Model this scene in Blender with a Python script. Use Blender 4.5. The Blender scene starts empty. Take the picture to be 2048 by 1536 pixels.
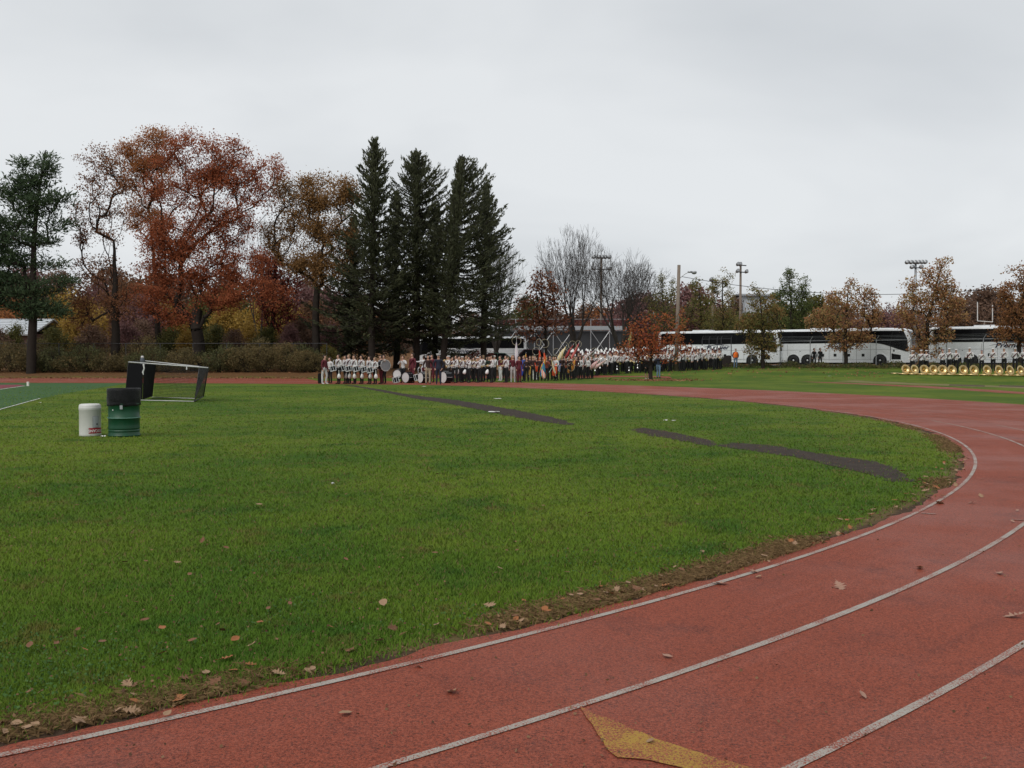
import bpy, math, random, zlib
import numpy as np
from mathutils import Vector, Matrix
random.seed(7); rng = np.random.default_rng(7)
sc = bpy.context.scene; COL = sc.collection
R = math.radians

# ------------------------------------------------------------------ camera
F, HOR, CAMH = 1900.0, 720.0, 1.45          # photo pixels (2048 wide), horizon row, camera height in m
PITCH = -math.atan((768 - HOR) / F)
cam = bpy.data.objects.new('camera', bpy.data.cameras.new('camera')); COL.objects.link(cam)
cam.location = (0, 0, CAMH); cam.rotation_euler = (math.pi / 2 + PITCH, 0, 0)
cam.data.sensor_width = 36; cam.data.lens = F / 2048 * 36
cam.data.clip_start = .05; cam.data.clip_end = 3000
sc.camera = cam
# ------------------------------------------------------------------ world, sun, exposure
w = bpy.data.worlds.new('World'); sc.world = w; w.use_nodes = True
nt = w.node_tree; nt.nodes.clear()
def N(nt, t, **k):
    n = nt.nodes.new(t)
    for a, b in k.items():
        if hasattr(n, a): setattr(n, a, b)
        else: n.inputs[a].default_value = b
    return n
SUN_EL, SUN_ROT = R(48), R(215)
sky = N(nt, 'ShaderNodeTexSky', sky_type='NISHITA', sun_disc=False, sun_elevation=SUN_EL, sun_rotation=SUN_ROT)
skyb = N(nt, 'ShaderNodeVectorMath', operation='SCALE'); skyb.inputs['Scale'].default_value = .10
tc = N(nt, 'ShaderNodeTexCoord'); sep = N(nt, 'ShaderNodeSeparateXYZ')
zz = N(nt, 'ShaderNodeMath', operation='ABSOLUTE'); za = N(nt, 'ShaderNodeMath', operation='ADD'); za.inputs[1].default_value = .22
dv = N(nt, 'ShaderNodeVectorMath', operation='DIVIDE'); cmb = N(nt, 'ShaderNodeCombineXYZ')
L = nt.links.new
L(sky.outputs[0], skyb.inputs[0]); L(tc.outputs['Generated'], sep.inputs[0]); L(sep.outputs['Z'], zz.inputs[0]); L(zz.outputs[0], za.inputs[0])
for i in range(3): L(za.outputs[0], cmb.inputs[i])
L(tc.outputs['Generated'], dv.inputs[0]); L(cmb.outputs[0], dv.inputs[1])
mp = N(nt, 'ShaderNodeMapping'); mp.inputs['Scale'].default_value = (.8, 1.0, .3); mp.inputs['Location'].default_value = (2.3, .9, .4)
nz = N(nt, 'ShaderNodeTexNoise', noise_dimensions='3D'); nz.inputs['Scale'].default_value = 1.0; nz.inputs['Detail'].default_value = 4.5; nz.inputs['Roughness'].default_value = .48; nz.inputs['Distortion'].default_value = .35
rp = N(nt, 'ShaderNodeValToRGB'); rp.color_ramp.elements[0].position = .30; rp.color_ramp.elements[1].position = .62
rp.color_ramp.elements[0].color = (.555, .580, .605, 1); rp.color_ramp.elements[1].color = (.715, .735, .75, 1)
L(dv.outputs[0], mp.inputs[0]); L(mp.outputs[0], nz.inputs[0]); L(nz.outputs[0], rp.inputs[0])
mx = N(nt, 'ShaderNodeMix', data_type='RGBA'); mx.inputs[0].default_value = .95
L(skyb.outputs[0], mx.inputs[6]); L(rp.outputs[0], mx.inputs[7])
bg = N(nt, 'ShaderNodeBackground'); bg.inputs['Strength'].default_value = 1.0
L(mx.outputs[2], bg.inputs['Color']); ow = N(nt, 'ShaderNodeOutputWorld'); L(bg.outputs[0], ow.inputs[0])
sun = bpy.data.objects.new('sun', bpy.data.lights.new('sun', 'SUN')); COL.objects.link(sun)
sun.data.energy = 1.5; sun.data.angle = R(40); sun.data.color = (1, .97, .93)
sd = Vector((math.sin(SUN_ROT) * math.cos(SUN_EL), math.cos(SUN_ROT) * math.cos(SUN_EL), math.sin(SUN_EL)))
sun.rotation_euler = sd.to_track_quat('Z', 'Y').to_euler(); sun.location = (0, 0, 60)
vs = sc.view_settings; vs.view_transform = 'Standard'; vs.look = 'None'; vs.exposure = .16; vs.gamma = 1; vs.use_curve_mapping = False
sc.cycles.use_denoising = True
sc.cycles.max_bounces = 6; sc.cycles.diffuse_bounces = 3; sc.cycles.transparent_max_bounces = 16; sc.cycles.glossy_bounces = 2; sc.cycles.transmission_bounces = 3

# ------------------------------------------------------------------ pixel -> world
def ray(x, y):
    dx, dz = (x - 1024) / F, (768 - y) / F
    c, s = math.cos(PITCH), math.sin(PITCH)
    return np.array([dx, c - s * dz, s + c * dz])
def at(x, y, D):
    d = ray(x, y); t = D / d[1]
    return np.array([0, 0, CAMH]) + d * t
def sst(a, lo, hi):
    t = np.clip((np.asarray(a, float) - lo) / (hi - lo), 0, 1); return t * t * (3 - 2 * t)
BUSP, BUSD = np.array([26.1, 93.7]), np.array([.82, -.572])
def H(X, Y):
    X = np.asarray(X, float); Y = np.asarray(Y, float)
    s = (X - BUSP[0]) * -.572 + (Y - BUSP[1]) * -.82
    right = np.interp(s, [2, 6, 20, 26.5, 28], [.86, .74, .34, .03, 0]) * sst(X, -2, 8)
    start = 77 + 14 * sst(X, -16, 0)
    left = .6 * sst(Y, start, start + 6.5) * (1 - sst(X, -2, 8))
    roll = .05 * np.sin(X * .13 + 1) * np.sin(Y * .11) * sst(Y, 90, 120)
    return right + left + roll + 5.5 * sst(Y, 185, 290)
def gnd(x, y):
    d = ray(x, y); lo, hi = 1.0, 400.0
    for _ in range(60):
        m = (lo + hi) / 2; p = d * m
        if CAMH + p[2] > H(p[0], p[1]): lo = m
        else: hi = m
    p = d * lo
    return np.array([p[0], p[1], float(H(p[0], p[1]))])
def gz(x, y): return np.array([x, y, float(H(x, y))])
def atg(x, D):                                  # column x of the photo, depth D, standing on the ground
    X = (x - 1024) / F * (D * 1.0 / (math.cos(PITCH)) ) * math.cos(PITCH); return gz(X, D)

# ------------------------------------------------------------------ object helpers
def link(o, parent=None):
    COL.objects.link(o)
    if parent is not None: o.parent = parent
    return o
def tag(o, label=None, cat=None, group=None, kind=None):
    for k, v in (('label', label), ('category', cat), ('group', group), ('kind', kind)):
        if v: o[k] = v
    return o
def empty(name, loc=(0, 0, 0), rz=0):
    o = bpy.data.objects.new(name, None); o.location = loc; o.rotation_euler = (0, 0, rz); o.empty_display_size = .2
    return link(o)
def copy_tree(o, parent=None):
    c = o.copy(); COL.objects.link(c); c.parent = parent
    for ch in o.children: copy_tree(ch, c)
    return c
class MB:
    def __init__(s): s.v = []; s.f = []; s.m = []; s.n = 0
    def add(s, v, f, mi=0):
        v = np.asarray(v, float).reshape(-1, 3); b = s.n
        s.v.append(v); s.n += len(v)
        for q in f: s.f.append(tuple(int(i) + b for i in q)); s.m.append(mi)
        return s
    def box(s, c, size, mi=0, rz=0, M=None):
        hx, hy, hz = [a / 2 for a in size]
        v = np.array([(x, y, z) for z in (-hz, hz) for y in (-hy, hy) for x in (-hx, hx)])
        if M is not None: v = v @ np.array(M).T
        if rz: c_, s_ = math.cos(rz), math.sin(rz); v = v @ np.array([[c_, -s_, 0], [s_, c_, 0], [0, 0, 1]]).T
        return s.add(v + np.array(c), [(0, 2, 3, 1), (4, 5, 7, 6), (0, 1, 5, 4), (2, 6, 7, 3), (0, 4, 6, 2), (1, 3, 7, 5)], mi)
    def tube(s, pts, r, n=6, mi=0, caps=True, closed=False):
        pts = np.asarray(pts, float); k = len(pts); r = np.broadcast_to(np.asarray(r, float), (k,))
        d = np.gradient(pts, axis=0) if not closed else np.roll(pts, -1, 0) - np.roll(pts, 1, 0)
        d /= np.linalg.norm(d, axis=1)[:, None] + 1e-12
        up = np.array([0, 0, 1.]) if abs(d[0][2]) < .9 else np.array([1., 0, 0])
        a = np.cross(d, up); bad = np.linalg.norm(a, axis=1) < 1e-3; a[bad] = [1, 0, 0]
        a /= np.linalg.norm(a, axis=1)[:, None]; b = np.cross(d, a)
        t = np.linspace(0, 2 * math.pi, n, endpoint=False)
        v = (pts[:, None] + r[:, None, None] * (np.cos(t)[None, :, None] * a[:, None] + np.sin(t)[None, :, None] * b[:, None])).reshape(-1, 3)
        f = []
        for i in range(k if closed else k - 1):
            j = (i + 1) % k
            for q in range(n): f.append((i * n + q, i * n + (q + 1) % n, j * n + (q + 1) % n, j * n + q))
        if caps and not closed: f.append(tuple(range(n))[::-1]); f.append(tuple(range((k - 1) * n, k * n)))
        return s.add(v, f, mi)
    def lathe(s, prof, n=16, mi=0, M=None, o=(0, 0, 0), a0=0, a1=2 * math.pi):
        prof = np.asarray(prof, float); k = len(prof); full = abs(a1 - a0 - 2 * math.pi) < 1e-6
        t = np.linspace(a0, a1, n, endpoint=not full)
        v = np.stack([prof[:, None, 0] * np.cos(t), prof[:, None, 0] * np.sin(t), np.broadcast_to(prof[:, None, 1], (k, n))], -1).reshape(-1, 3)
        if M is not None: v = v @ np.array(M).T
        f = [(i * n + q, i * n + (q + 1) % n, (i + 1) * n + (q + 1) % n, (i + 1) * n + q) for i in range(k - 1) for q in range(n if full else n - 1)]
        return s.add(v + np.array(o), f, mi)
    def prism(s, poly, y0, y1, mi=0):           # polygon in (x,z) extruded along y
        k = len(poly); v = [(x, y0, z) for x, z in poly] + [(x, y1, z) for x, z in poly]
        f = [tuple(range(k)), tuple(range(2 * k - 1, k - 1, -1))] + [(i, i + k, (i + 1) % k + k, (i + 1) % k) for i in range(k)]
        return s.add(v, f, mi)
    def mesh(s, name, mats, smooth=False):
        me = bpy.data.meshes.new(name); me.from_pydata(np.concatenate(s.v).tolist() if s.v else [], [], s.f)
        for m in (mats if isinstance(mats, (list, tuple)) else [mats]): me.materials.append(m)
        me.polygons.foreach_set('material_index', s.m)
        if smooth: me.polygons.foreach_set('use_smooth', [True] * len(s.f))
        me.update(); return me
    def build(s, name, mats, parent=None, smooth=False, loc=None):
        o = bpy.data.objects.new(name, s.mesh(name, mats, smooth))
        if loc is not None: o.location = loc
        return link(o, parent)
def raw_mesh(name, verts, faces, mat, smooth=False):   # many equal faces, fast
    verts = np.asarray(verts, np.float32).reshape(-1, 3); faces = np.asarray(faces, np.int32); k = faces.shape[1]
    me = bpy.data.meshes.new(name); me.vertices.add(len(verts)); me.vertices.foreach_set('co', verts.ravel())
    me.loops.add(faces.size); me.loops.foreach_set('vertex_index', faces.ravel())
    me.polygons.add(len(faces)); me.polygons.foreach_set('loop_start', np.arange(0, faces.size, k, dtype=np.int32)); me.polygons.foreach_set('loop_total', np.full(len(faces), k, np.int32))
    me.materials.append(mat); me.update(calc_edges=True); me.validate()
    if smooth: me.polygons.foreach_set('use_smooth', [True] * len(faces))
    return me
def rotM(ax, a): return np.array(Matrix.Rotation(a, 3, ax))

# ------------------------------------------------------------------ materials
def newmat(name):
    m = bpy.data.materials.new(name); m.use_nodes = True; nt = m.node_tree; nt.nodes.clear()
    return m, nt, nt.nodes.new('ShaderNodeOutputMaterial')
def mixc(nt, fac, a, b, mode='MIX'):
    n = N(nt, 'ShaderNodeMix', data_type='RGBA', blend_type=mode)
    for i, x in ((0, fac), (6, a), (7, b)):
        if hasattr(x, 'links') or hasattr(x, 'is_linked'): nt.links.new(x, n.inputs[i])
        elif i == 0: n.inputs[0].default_value = x
        else: n.inputs[i].default_value = (*x[:3], 1)
    return n.outputs[2]
def noise(nt, scale, detail=3, rough=.5, vec=None, sx=(1, 1, 1)):
    n = N(nt, 'ShaderNodeTexNoise'); n.inputs['Scale'].default_value = scale; n.inputs['Detail'].default_value = detail; n.inputs['Roughness'].default_value = rough
    if vec is not None:
        if sx != (1, 1, 1):
            m = N(nt, 'ShaderNodeMapping'); m.inputs['Scale'].default_value = sx; nt.links.new(vec, m.inputs[0]); vec = m.outputs[0]
        nt.links.new(vec, n.inputs['Vector'])
    return n.outputs[0]
def ramp(nt, x, lo, hi, inv=False):
    n = N(nt, 'ShaderNodeMapRange', clamp=True, interpolation_type='SMOOTHSTEP'); nt.links.new(x, n.inputs[0])
    n.inputs[1].default_value, n.inputs[2].default_value = lo, hi
    n.inputs[3].default_value, n.inputs[4].default_value = (1, 0) if inv else (0, 1)
    return n.outputs[0]
def math2(nt, op, a, b=0.0):
    n = N(nt, 'ShaderNodeMath', operation=op)
    for i, x in enumerate((a, b)):
        if hasattr(x, 'is_linked'): nt.links.new(x, n.inputs[i])
        else: n.inputs[i].default_value = x
    return n.outputs[0]
MATS = {}
def M(name, col, rough=.6, var=.25, scale=6, metal=0, bump=0, spec=.4, dirt=None):
    if name in MATS: return MATS[name]
    m, nt, o = newmat(name); p = N(nt, 'ShaderNodeBsdfPrincipled')
    g = N(nt, 'ShaderNodeTexCoord').outputs['Object']
    n1 = noise(nt, scale, 4, .6, g)
    c = mixc(nt, n1, tuple(x * (1 - var) for x in col), tuple(min(1, x * (1 + var)) for x in col))
    if dirt: c = mixc(nt, math2(nt, 'MULTIPLY', ramp(nt, noise(nt, scale * .6, 5, .65, g), .5, .75), .6), c, dirt)
    nt.links.new(c, p.inputs['Base Color'])
    r_ = N(nt, 'ShaderNodeMapRange'); nt.links.new(n1, r_.inputs[0]); r_.inputs[3].default_value = max(.02, rough - .1); r_.inputs[4].default_value = min(1, rough + .1)
    nt.links.new(r_.outputs[0], p.inputs['Roughness']); p.inputs['Metallic'].default_value = metal; p.inputs['Specular IOR Level'].default_value = spec
    if bump:
        b = N(nt, 'ShaderNodeBump'); b.inputs['Strength'].default_value = bump; b.inputs['Distance'].default_value = .02
        nt.links.new(noise(nt, scale * 6, 4, .6, g), b.inputs['Height']); nt.links.new(b.outputs[0], p.inputs['Normal'])
    nt.links.new(p.outputs[0], o.inputs[0]); MATS[name] = m; return m
def upnormal(nt, k):
    g = N(nt, 'ShaderNodeNewGeometry'); a = N(nt, 'ShaderNodeVectorMath', operation='ADD'); b = N(nt, 'ShaderNodeVectorMath', operation='NORMALIZE')
    nt.links.new(g.outputs['Normal'], a.inputs[0]); a.inputs[1].default_value = (0, 0, k); nt.links.new(a.outputs[0], b.inputs[0]); return b.outputs[0]
def leafmat(name, cols, transl=.35, rough=.7):
    if name in MATS: return MATS[name]
    m, nt, o = newmat(name)
    g = N(nt, 'ShaderNodeNewGeometry'); r_ = N(nt, 'ShaderNodeValToRGB')
    el = r_.color_ramp.elements
    while len(el) < len(cols): el.new(.5)
    for i, c in enumerate(cols): el[i].position = i / (len(cols) - 1); el[i].color = (*c, 1)
    big = noise(nt, .35, 3, .6, g.outputs['Position'])
    x = math2(nt, 'ADD', math2(nt, 'MULTIPLY', g.outputs['Random Per Island'], .62), math2(nt, 'MULTIPLY', math2(nt, 'SUBTRACT', big, .25), .8))
    nt.links.new(x, r_.inputs[0])
    d = N(nt, 'ShaderNodeBsdfPrincipled'); d.inputs['Roughness'].default_value = rough; d.inputs['Specular IOR Level'].default_value = .25
    t = N(nt, 'ShaderNodeBsdfTranslucent'); ms = N(nt, 'ShaderNodeMixShader'); ms.inputs[0].default_value = transl
    nt.links.new(r_.outputs[0], d.inputs['Base Color']); nt.links.new(r_.outputs[0], t.inputs['Color']); nt.links.new(upnormal(nt, .8), d.inputs['Normal'])
    nt.links.new(d.outputs[0], ms.inputs[1]); nt.links.new(t.outputs[0], ms.inputs[2]); nt.links.new(ms.outputs[0], o.inputs[0])
    MATS[name] = m; return m

# ------------------------------------------------------------------ track geometry
TC = np.array([-17.13, 24.86]); TR, LW = 26.31, .9165
def pol(a, r): return TC + r * np.array([math.cos(R(a)), math.sin(R(a))])
ctrl = [(-140, -1.45), (-80, -1.45), (-45, -1.45), (-28, -1.45)] + [tuple(pol(a, TR)) for a in range(-90, 6, 5)]
ctrl += [tuple(pol(9.4, 26.42)), tuple(pol(18, 26.7)), tuple(pol(27, 27.15)), tuple(pol(38, 28.1)), tuple(pol(48, 29.3)), tuple(pol(58, 31.0)), tuple(pol(66.8, 32.5))]
ctrl += [(-8, 56.3), (-12.5, 57.6), (-19.7, 59.2), (-32.6, 60.6), (-60, 61.5), (-140, 62)]
def catmull(P, step=.25):
    P = np.array(P, float); P = np.vstack([2 * P[0] - P[1], P, 2 * P[-1] - P[-2]]); out = []
    for i in range(1, len(P) - 2):
        n = max(2, int(np.linalg.norm(P[i + 1] - P[i]) / step)); t = np.linspace(0, 1, n, endpoint=False)[:, None]
        a, b, c, d = P[i - 1:i + 3]
        out.append(.5 * (2 * b + (c - a) * t + (2 * a - 5 * b + 4 * c - d) * t ** 2 + (3 * b - a - 3 * c + d) * t ** 3))
    return np.vstack(out + [P[-2][None]])
INN = catmull(ctrl)
def offset(poly, d):                                # + is outward (right of travel direction)
    t = np.gradient(poly, axis=0); t /= np.linalg.norm(t, axis=1)[:, None]
    return poly + np.outer(np.broadcast_to(d, len(poly)), (1, 0)) * 0 + np.stack([t[:, 1], -t[:, 0]], 1) * np.broadcast_to(d, len(poly))[:, None]
def smooth1(a, k):
    ker = np.hanning(2 * k + 3); ker /= ker.sum(); return np.convolve(np.pad(a, k + 1, 'edge'), ker, 'valid')
def sdist(X, Y):                                    # signed distance to inner line, negative on the infield
    X, Y = np.broadcast_arrays(np.asarray(X, float), np.asarray(Y, float)); sh = X.shape; p = np.stack([X.ravel(), Y.ravel()], 1); q = INN[::2]
    out = np.empty(len(p)); t = np.gradient(q, axis=0); t /= np.linalg.norm(t, axis=1)[:, None]; nrm = np.stack([t[:, 1], -t[:, 0]], 1)
    for i in range(0, len(p), 20000):
        c = p[i:i + 20000]; d2 = ((c[:, None] - q[None]) ** 2).sum(2); k = d2.argmin(1)
        out[i:i + 20000] = ((c - q[k]) * nrm[k]).sum(1)
    return out.reshape(sh)

# ------------------------------------------------------------------ ground sheet
def grid_axis(core0, core1, step, lim0, lim1, g=1.085):
    c = list(np.arange(core0, core1, step)); a = c[0]; b = c[-1]; s = step
    lo = []; 
    while a > lim0: s *= g; a -= s; lo.append(a)
    s = step; hi = []
    while b < lim1: s *= g; b += s; hi.append(b)
    return np.array(lo[::-1] + c + hi)
gx = grid_axis(-6, 11, .14, -700, 900); gy = grid_axis(2, 18, .14, -40, 1500)
X, Y = np.meshgrid(gx, gy)
Z = H(X, Y)
gv = np.stack([X, Y, Z], -1).reshape(-1, 3); nx, ny = len(gx), len(gy)
ii = (np.arange(ny - 1)[:, None] * nx + np.arange(nx - 1)[None]).ravel()
gf = np.stack([ii, ii + 1, ii + nx + 1, ii + nx], 1)
near = (np.abs(gv[:, 0]) < 90) & (gv[:, 1] < 100)
dist = np.full(len(gv), -20.0); dist[near] = sdist(gv[near, 0], gv[near, 1])
def grass_nodes(nt, pos):
    a = noise(nt, .16, 4, .55, pos); b = noise(nt, .9, 5, .65, pos); c = noise(nt, 6, 4, .7, pos); d = noise(nt, 45, 3, .7, pos)
    col = mixc(nt, ramp(nt, a, .36, .64), (.055, .105, .012), (.115, .155, .018))
    col = mixc(nt, math2(nt, 'MULTIPLY', ramp(nt, b, .5, .72), .6), col, (.135, .160, .022))
    col = mixc(nt, math2(nt, 'MULTIPLY', ramp(nt, b, .49, .32), .75), col, (.030, .078, .012))
    col = mixc(nt, math2(nt, 'MULTIPLY', ramp(nt, noise(nt, 1.7, 5, .7, pos), .56, .68), .8), col, (.118, .090, .028))
    col = mixc(nt, math2(nt, 'MULTIPLY', ramp(nt, c, .5, .8), .25), col, (.034, .064, .012))
    return col, d
m, nt, o = newmat('ground_grass'); geo = N(nt, 'ShaderNodeNewGeometry').outputs['Position']
col, fine = grass_nodes(nt, geo)
col = mixc(nt, math2(nt, 'MULTIPLY', ramp(nt, fine, .4, .75), .45), col, (.030, .052, .010))
edge = N(nt, 'ShaderNodeAttribute', attribute_name='edge').outputs['Fac']
en = math2(nt, 'ADD', edge, math2(nt, 'MULTIPLY', math2(nt, 'SUBTRACT', noise(nt, 2.2, 5, .7, geo), .5), .42))
dirtc = mixc(nt, noise(nt, 20, 5, .7, geo), (.032, .020, .014), (.105, .066, .042))
dryc = mixc(nt, noise(nt, 30, 4, .7, geo), (.075, .054, .020), (.185, .130, .062))
col = mixc(nt, ramp(nt, en, -.42, -.25), col, dryc)
col = mixc(nt, ramp(nt, en, -.23, -.13), col, dirtc)
lit = N(nt, 'ShaderNodeAttribute', attribute_name='litter').outputs['Fac']
litc = mixc(nt, noise(nt, 3.0, 5, .75, geo), (.055, .030, .012), (.20, .10, .045))
col = mixc(nt, ramp(nt, math2(nt, 'ADD', lit, math2(nt, 'MULTIPLY', math2(nt, 'SUBTRACT', noise(nt, .8, 5, .7, geo), .5), .9)), .35, .65), col, litc)
dry = N(nt, 'ShaderNodeAttribute', attribute_name='dry').outputs['Fac']
col = mixc(nt, math2(nt, 'MULTIPLY', ramp(nt, math2(nt, 'ADD', dry, math2(nt, 'MULTIPLY', math2(nt, 'SUBTRACT', noise(nt, 1.2, 5, .7, geo), .5), 1.0)), .3, .8), .85), col, (.20, .155, .085))
p = N(nt, 'ShaderNodeBsdfPrincipled'); p.inputs['Roughness'].default_value = .95; p.inputs['Specular IOR Level'].default_value = .1
bp = N(nt, 'ShaderNodeBump'); bp.inputs['Strength'].default_value = .8; bp.inputs['Distance'].default_value = .03
nt.links.new(noise(nt, 28, 5, .75, geo), bp.inputs['Height']); nt.links.new(bp.outputs[0], p.inputs['Normal'])
nt.links.new(col, p.inputs['Base Color']); nt.links.new(p.outputs[0], o.inputs[0]); GRASS = m
me = raw_mesh('ground', gv, gf, GRASS, True)
def attr(me, name, vals):
    a = me.attributes.new(name, 'FLOAT', 'POINT'); a.data.foreach_set('value', np.asarray(vals, np.float32))
attr(me, 'edge', np.where(dist > 6, -20, dist))
LX, LY = gv[:, 0], gv[:, 1]
lit = sst(LY, 74.5, 77.5) * (1 - sst(LX, -3, 6)) * (1 - sst(LY, 100, 130) * .3)
lit = np.maximum(lit, .75 * np.exp(-((LX - 10.1) ** 2 + ((LY - 68) * .8) ** 2) / 9.0))
sS = (LX - BUSP[0]) * -.572 + (LY - BUSP[1]) * -.82
lit = np.maximum(lit, .5 * np.exp(-((sS - 11) / 4.5) ** 2) * sst(LX, 6, 14) * (1 - sst(LX, 26, 34)))
lit = np.maximum(lit, .8 * sst(LY, 98, 104))
attr(me, 'litter', lit)
a_, b_ = gnd(1720, 764)[:2], gnd(2048, 775)[:2]
ab = b_ - a_; tt = np.clip(((LX - a_[0]) * ab[0] + (LY - a_[1]) * ab[1]) / (ab @ ab), 0, 1.3)
dd = np.hypot(LX - a_[0] - tt * ab[0], LY - a_[1] - tt * ab[1])
dryv = np.exp(-(dd / 1.5) ** 2)
for px_, py_, r_ in ((1905, 905, .45), (1880, 945, .35), (1650, 818, .5), (1720, 828, .4), (1560, 808, .5)):
    q = gnd(px_, py_); dryv = np.maximum(dryv, .62 * np.exp(-((LX - q[0]) ** 2 + (LY - q[1]) ** 2) / r_ ** 2))
attr(me, 'dry', dryv)
tag(link(bpy.data.objects.new('ground', me)), 'mown grass field sloping up to the fence lines', None, None, 'structure')

# ------------------------------------------------------------------ running track
m, nt, o = newmat('track_red'); geo = N(nt, 'ShaderNodeNewGeometry').outputs['Position']
def track_col(nt, geo):
    c = mixc(nt, noise(nt, .5, 5, .6, geo), (.196, .041, .022), (.272, .062, .032))
    c = mixc(nt, math2(nt, 'MULTIPLY', ramp(nt, noise(nt, 1.1, 6, .7, geo), .52, .72), .65), c, (.085, .022, .018))
    c = mixc(nt, math2(nt, 'MULTIPLY', ramp(nt, noise(nt, .45, 5, .65, geo), .55, .75), .35), c, (.26, .085, .065))
    sb = N(nt, 'ShaderNodeVectorMath', operation='SUBTRACT'); nt.links.new(geo, sb.inputs[0]); sb.inputs[1].default_value = (-17.13, 24.86, 0); sp_ = N(nt, 'ShaderNodeSeparateXYZ'); nt.links.new(sb.outputs[0], sp_.inputs[0])
    ln_ = N(nt, 'ShaderNodeVectorMath', operation='LENGTH'); nt.links.new(sb.outputs[0], ln_.inputs[0]); cv = N(nt, 'ShaderNodeCombineXYZ'); nt.links.new(math2(nt, 'MULTIPLY', ln_.outputs['Value'], 3.2), cv.inputs[0]); nt.links.new(math2(nt, 'MULTIPLY', math2(nt, 'ARCTAN2', sp_.outputs[1], sp_.outputs[0]), 7.0), cv.inputs[1])
    stk = noise(nt, 1.0, 5, .65, cv.outputs[0])
    c = mixc(nt, math2(nt, 'MULTIPLY', ramp(nt, stk, .54, .74), .45), c, (.10, .026, .02)); c = mixc(nt, math2(nt, 'MULTIPLY', ramp(nt, stk, .44, .30), .30), c, (.31, .10, .075))
    g = noise(nt, 95, 3, .85, geo)
    c = mixc(nt, math2(nt, 'MULTIPLY', ramp(nt, g, .51, .60), .85), c, (.052, .016, .012))
    c = mixc(nt, math2(nt, 'MULTIPLY', ramp(nt, g, .46, .36), .7), c, (.36, .10, .058))
    c = mixc(nt, math2(nt, 'MULTIPLY', ramp(nt, noise(nt, 260, 2, .8, geo), .56, .66), .7), c, (.27, .115, .08))
    return c, g
tcol, tg = track_col(nt, geo)
p = N(nt, 'ShaderNodeBsdfPrincipled'); nt.links.new(tcol, p.inputs['Base Color'])
wet = ramp(nt, noise(nt, .35, 4, .6, geo), .42, .62)
rr = N(nt, 'ShaderNodeMapRange'); nt.links.new(wet, rr.inputs[0]); rr.inputs[3].default_value = .75; rr.inputs[4].default_value = .52
nt.links.new(rr.outputs[0], p.inputs['Roughness']); p.inputs['Specular IOR Level'].default_value = .16
bp = N(nt, 'ShaderNodeBump'); bp.inputs['Strength'].default_value = .55; bp.inputs['Distance'].default_value = .006
nt.links.new(noise(nt, 170, 3, .8, geo), bp.inputs['Height']); nt.links.new(bp.outputs[0], p.inputs['Normal']); nt.links.new(p.outputs[0], o.inputs[0]); TRACK = m
def strip(polyA, polyB, z):
    a, b = np.asarray(polyA), np.asarray(polyB); n = len(a)
    v = np.vstack([np.c_[a, np.full(n, 0.)], np.c_[b, np.full(n, 0.)]]); v[:, 2] = H(v[:, 0], v[:, 1]) + z
    i = np.arange(n - 1); return v, np.stack([i, i + n, i + n + 1, i + 1], 1)
edge_fine = INN
jit = smooth1(rng.normal(0, 1, len(INN)), 2) * .10 + smooth1(rng.normal(0, 1, len(INN)), 12) * .25
# finer inner edge in front of the camera
t_idx = np.arange(len(INN)); fine_idx = np.interp(np.arange(0, len(INN) - 1, .2), t_idx, t_idx)
INF = np.stack([np.interp(fine_idx, t_idx, INN[:, 0]), np.interp(fine_idx, t_idx, INN[:, 1])], 1)
jf = smooth1(rng.normal(0, 1, len(INF)), 2) * .035 + smooth1(rng.normal(0, 1, len(INF)), 9) * .09 + smooth1(rng.normal(0, 1, len(INF)), 40) * .12
wout = np.interp(np.arange(len(INF)) / len(INF), [0, 1], [7.75, 7.75])
outer_px = [(2048, 811), (1665, 787.7), (1300, 775), (1124, 768), (880, 763.5)]
outer = offset(INF, wout)
back = outer[:, 1] > 55
outer[:, 1] = np.where((outer[:, 0] < -13.5) & back, np.interp(outer[:, 0], [-140, -25, -16, -13.5], [77, 75.8, 74, 66]), outer[:, 1])
v, f = strip(offset(INF, -.13 + np.minimum(jf, .08)), outer, .006)
track = tag(link(bpy.data.objects.new('running_track', raw_mesh('running_track', v, f, TRACK))), 'red rubber running track curving round the grass infield', None, None, 'structure')
def paint(name, base, wear_lo, wear_hi):
    m, nt, o = newmat(name); geo = N(nt, 'ShaderNodeNewGeometry').outputs['Position']; tcl, g = track_col(nt, geo)
    wv = math2(nt, 'ADD', math2(nt, 'MULTIPLY', noise(nt, 100, 3, .85, geo), .8), math2(nt, 'MULTIPLY', noise(nt, 3.0, 4, .6, geo), .4))
    c = mixc(nt, noise(nt, 9, 4, .6, geo), tuple(x * .75 for x in base), base)
    c = mixc(nt, ramp(nt, wv, wear_lo, wear_hi), c, tcl)
    p = N(nt, 'ShaderNodeBsdfPrincipled'); p.inputs['Roughness'].default_value = .7; p.inputs['Specular IOR Level'].default_value = .25
    nt.links.new(c, p.inputs['Base Color']); nt.links.new(p.outputs[0], o.inputs[0]); return m
WHITE_P = paint('lane_paint_white', (.36, .335, .295), .585, .655); FADED = paint('lane_paint_faded', (.34, .22, .19), .53, .65); YEL_P = paint('paint_yellow', (.36, .215, .035), .565, .62)
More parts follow.
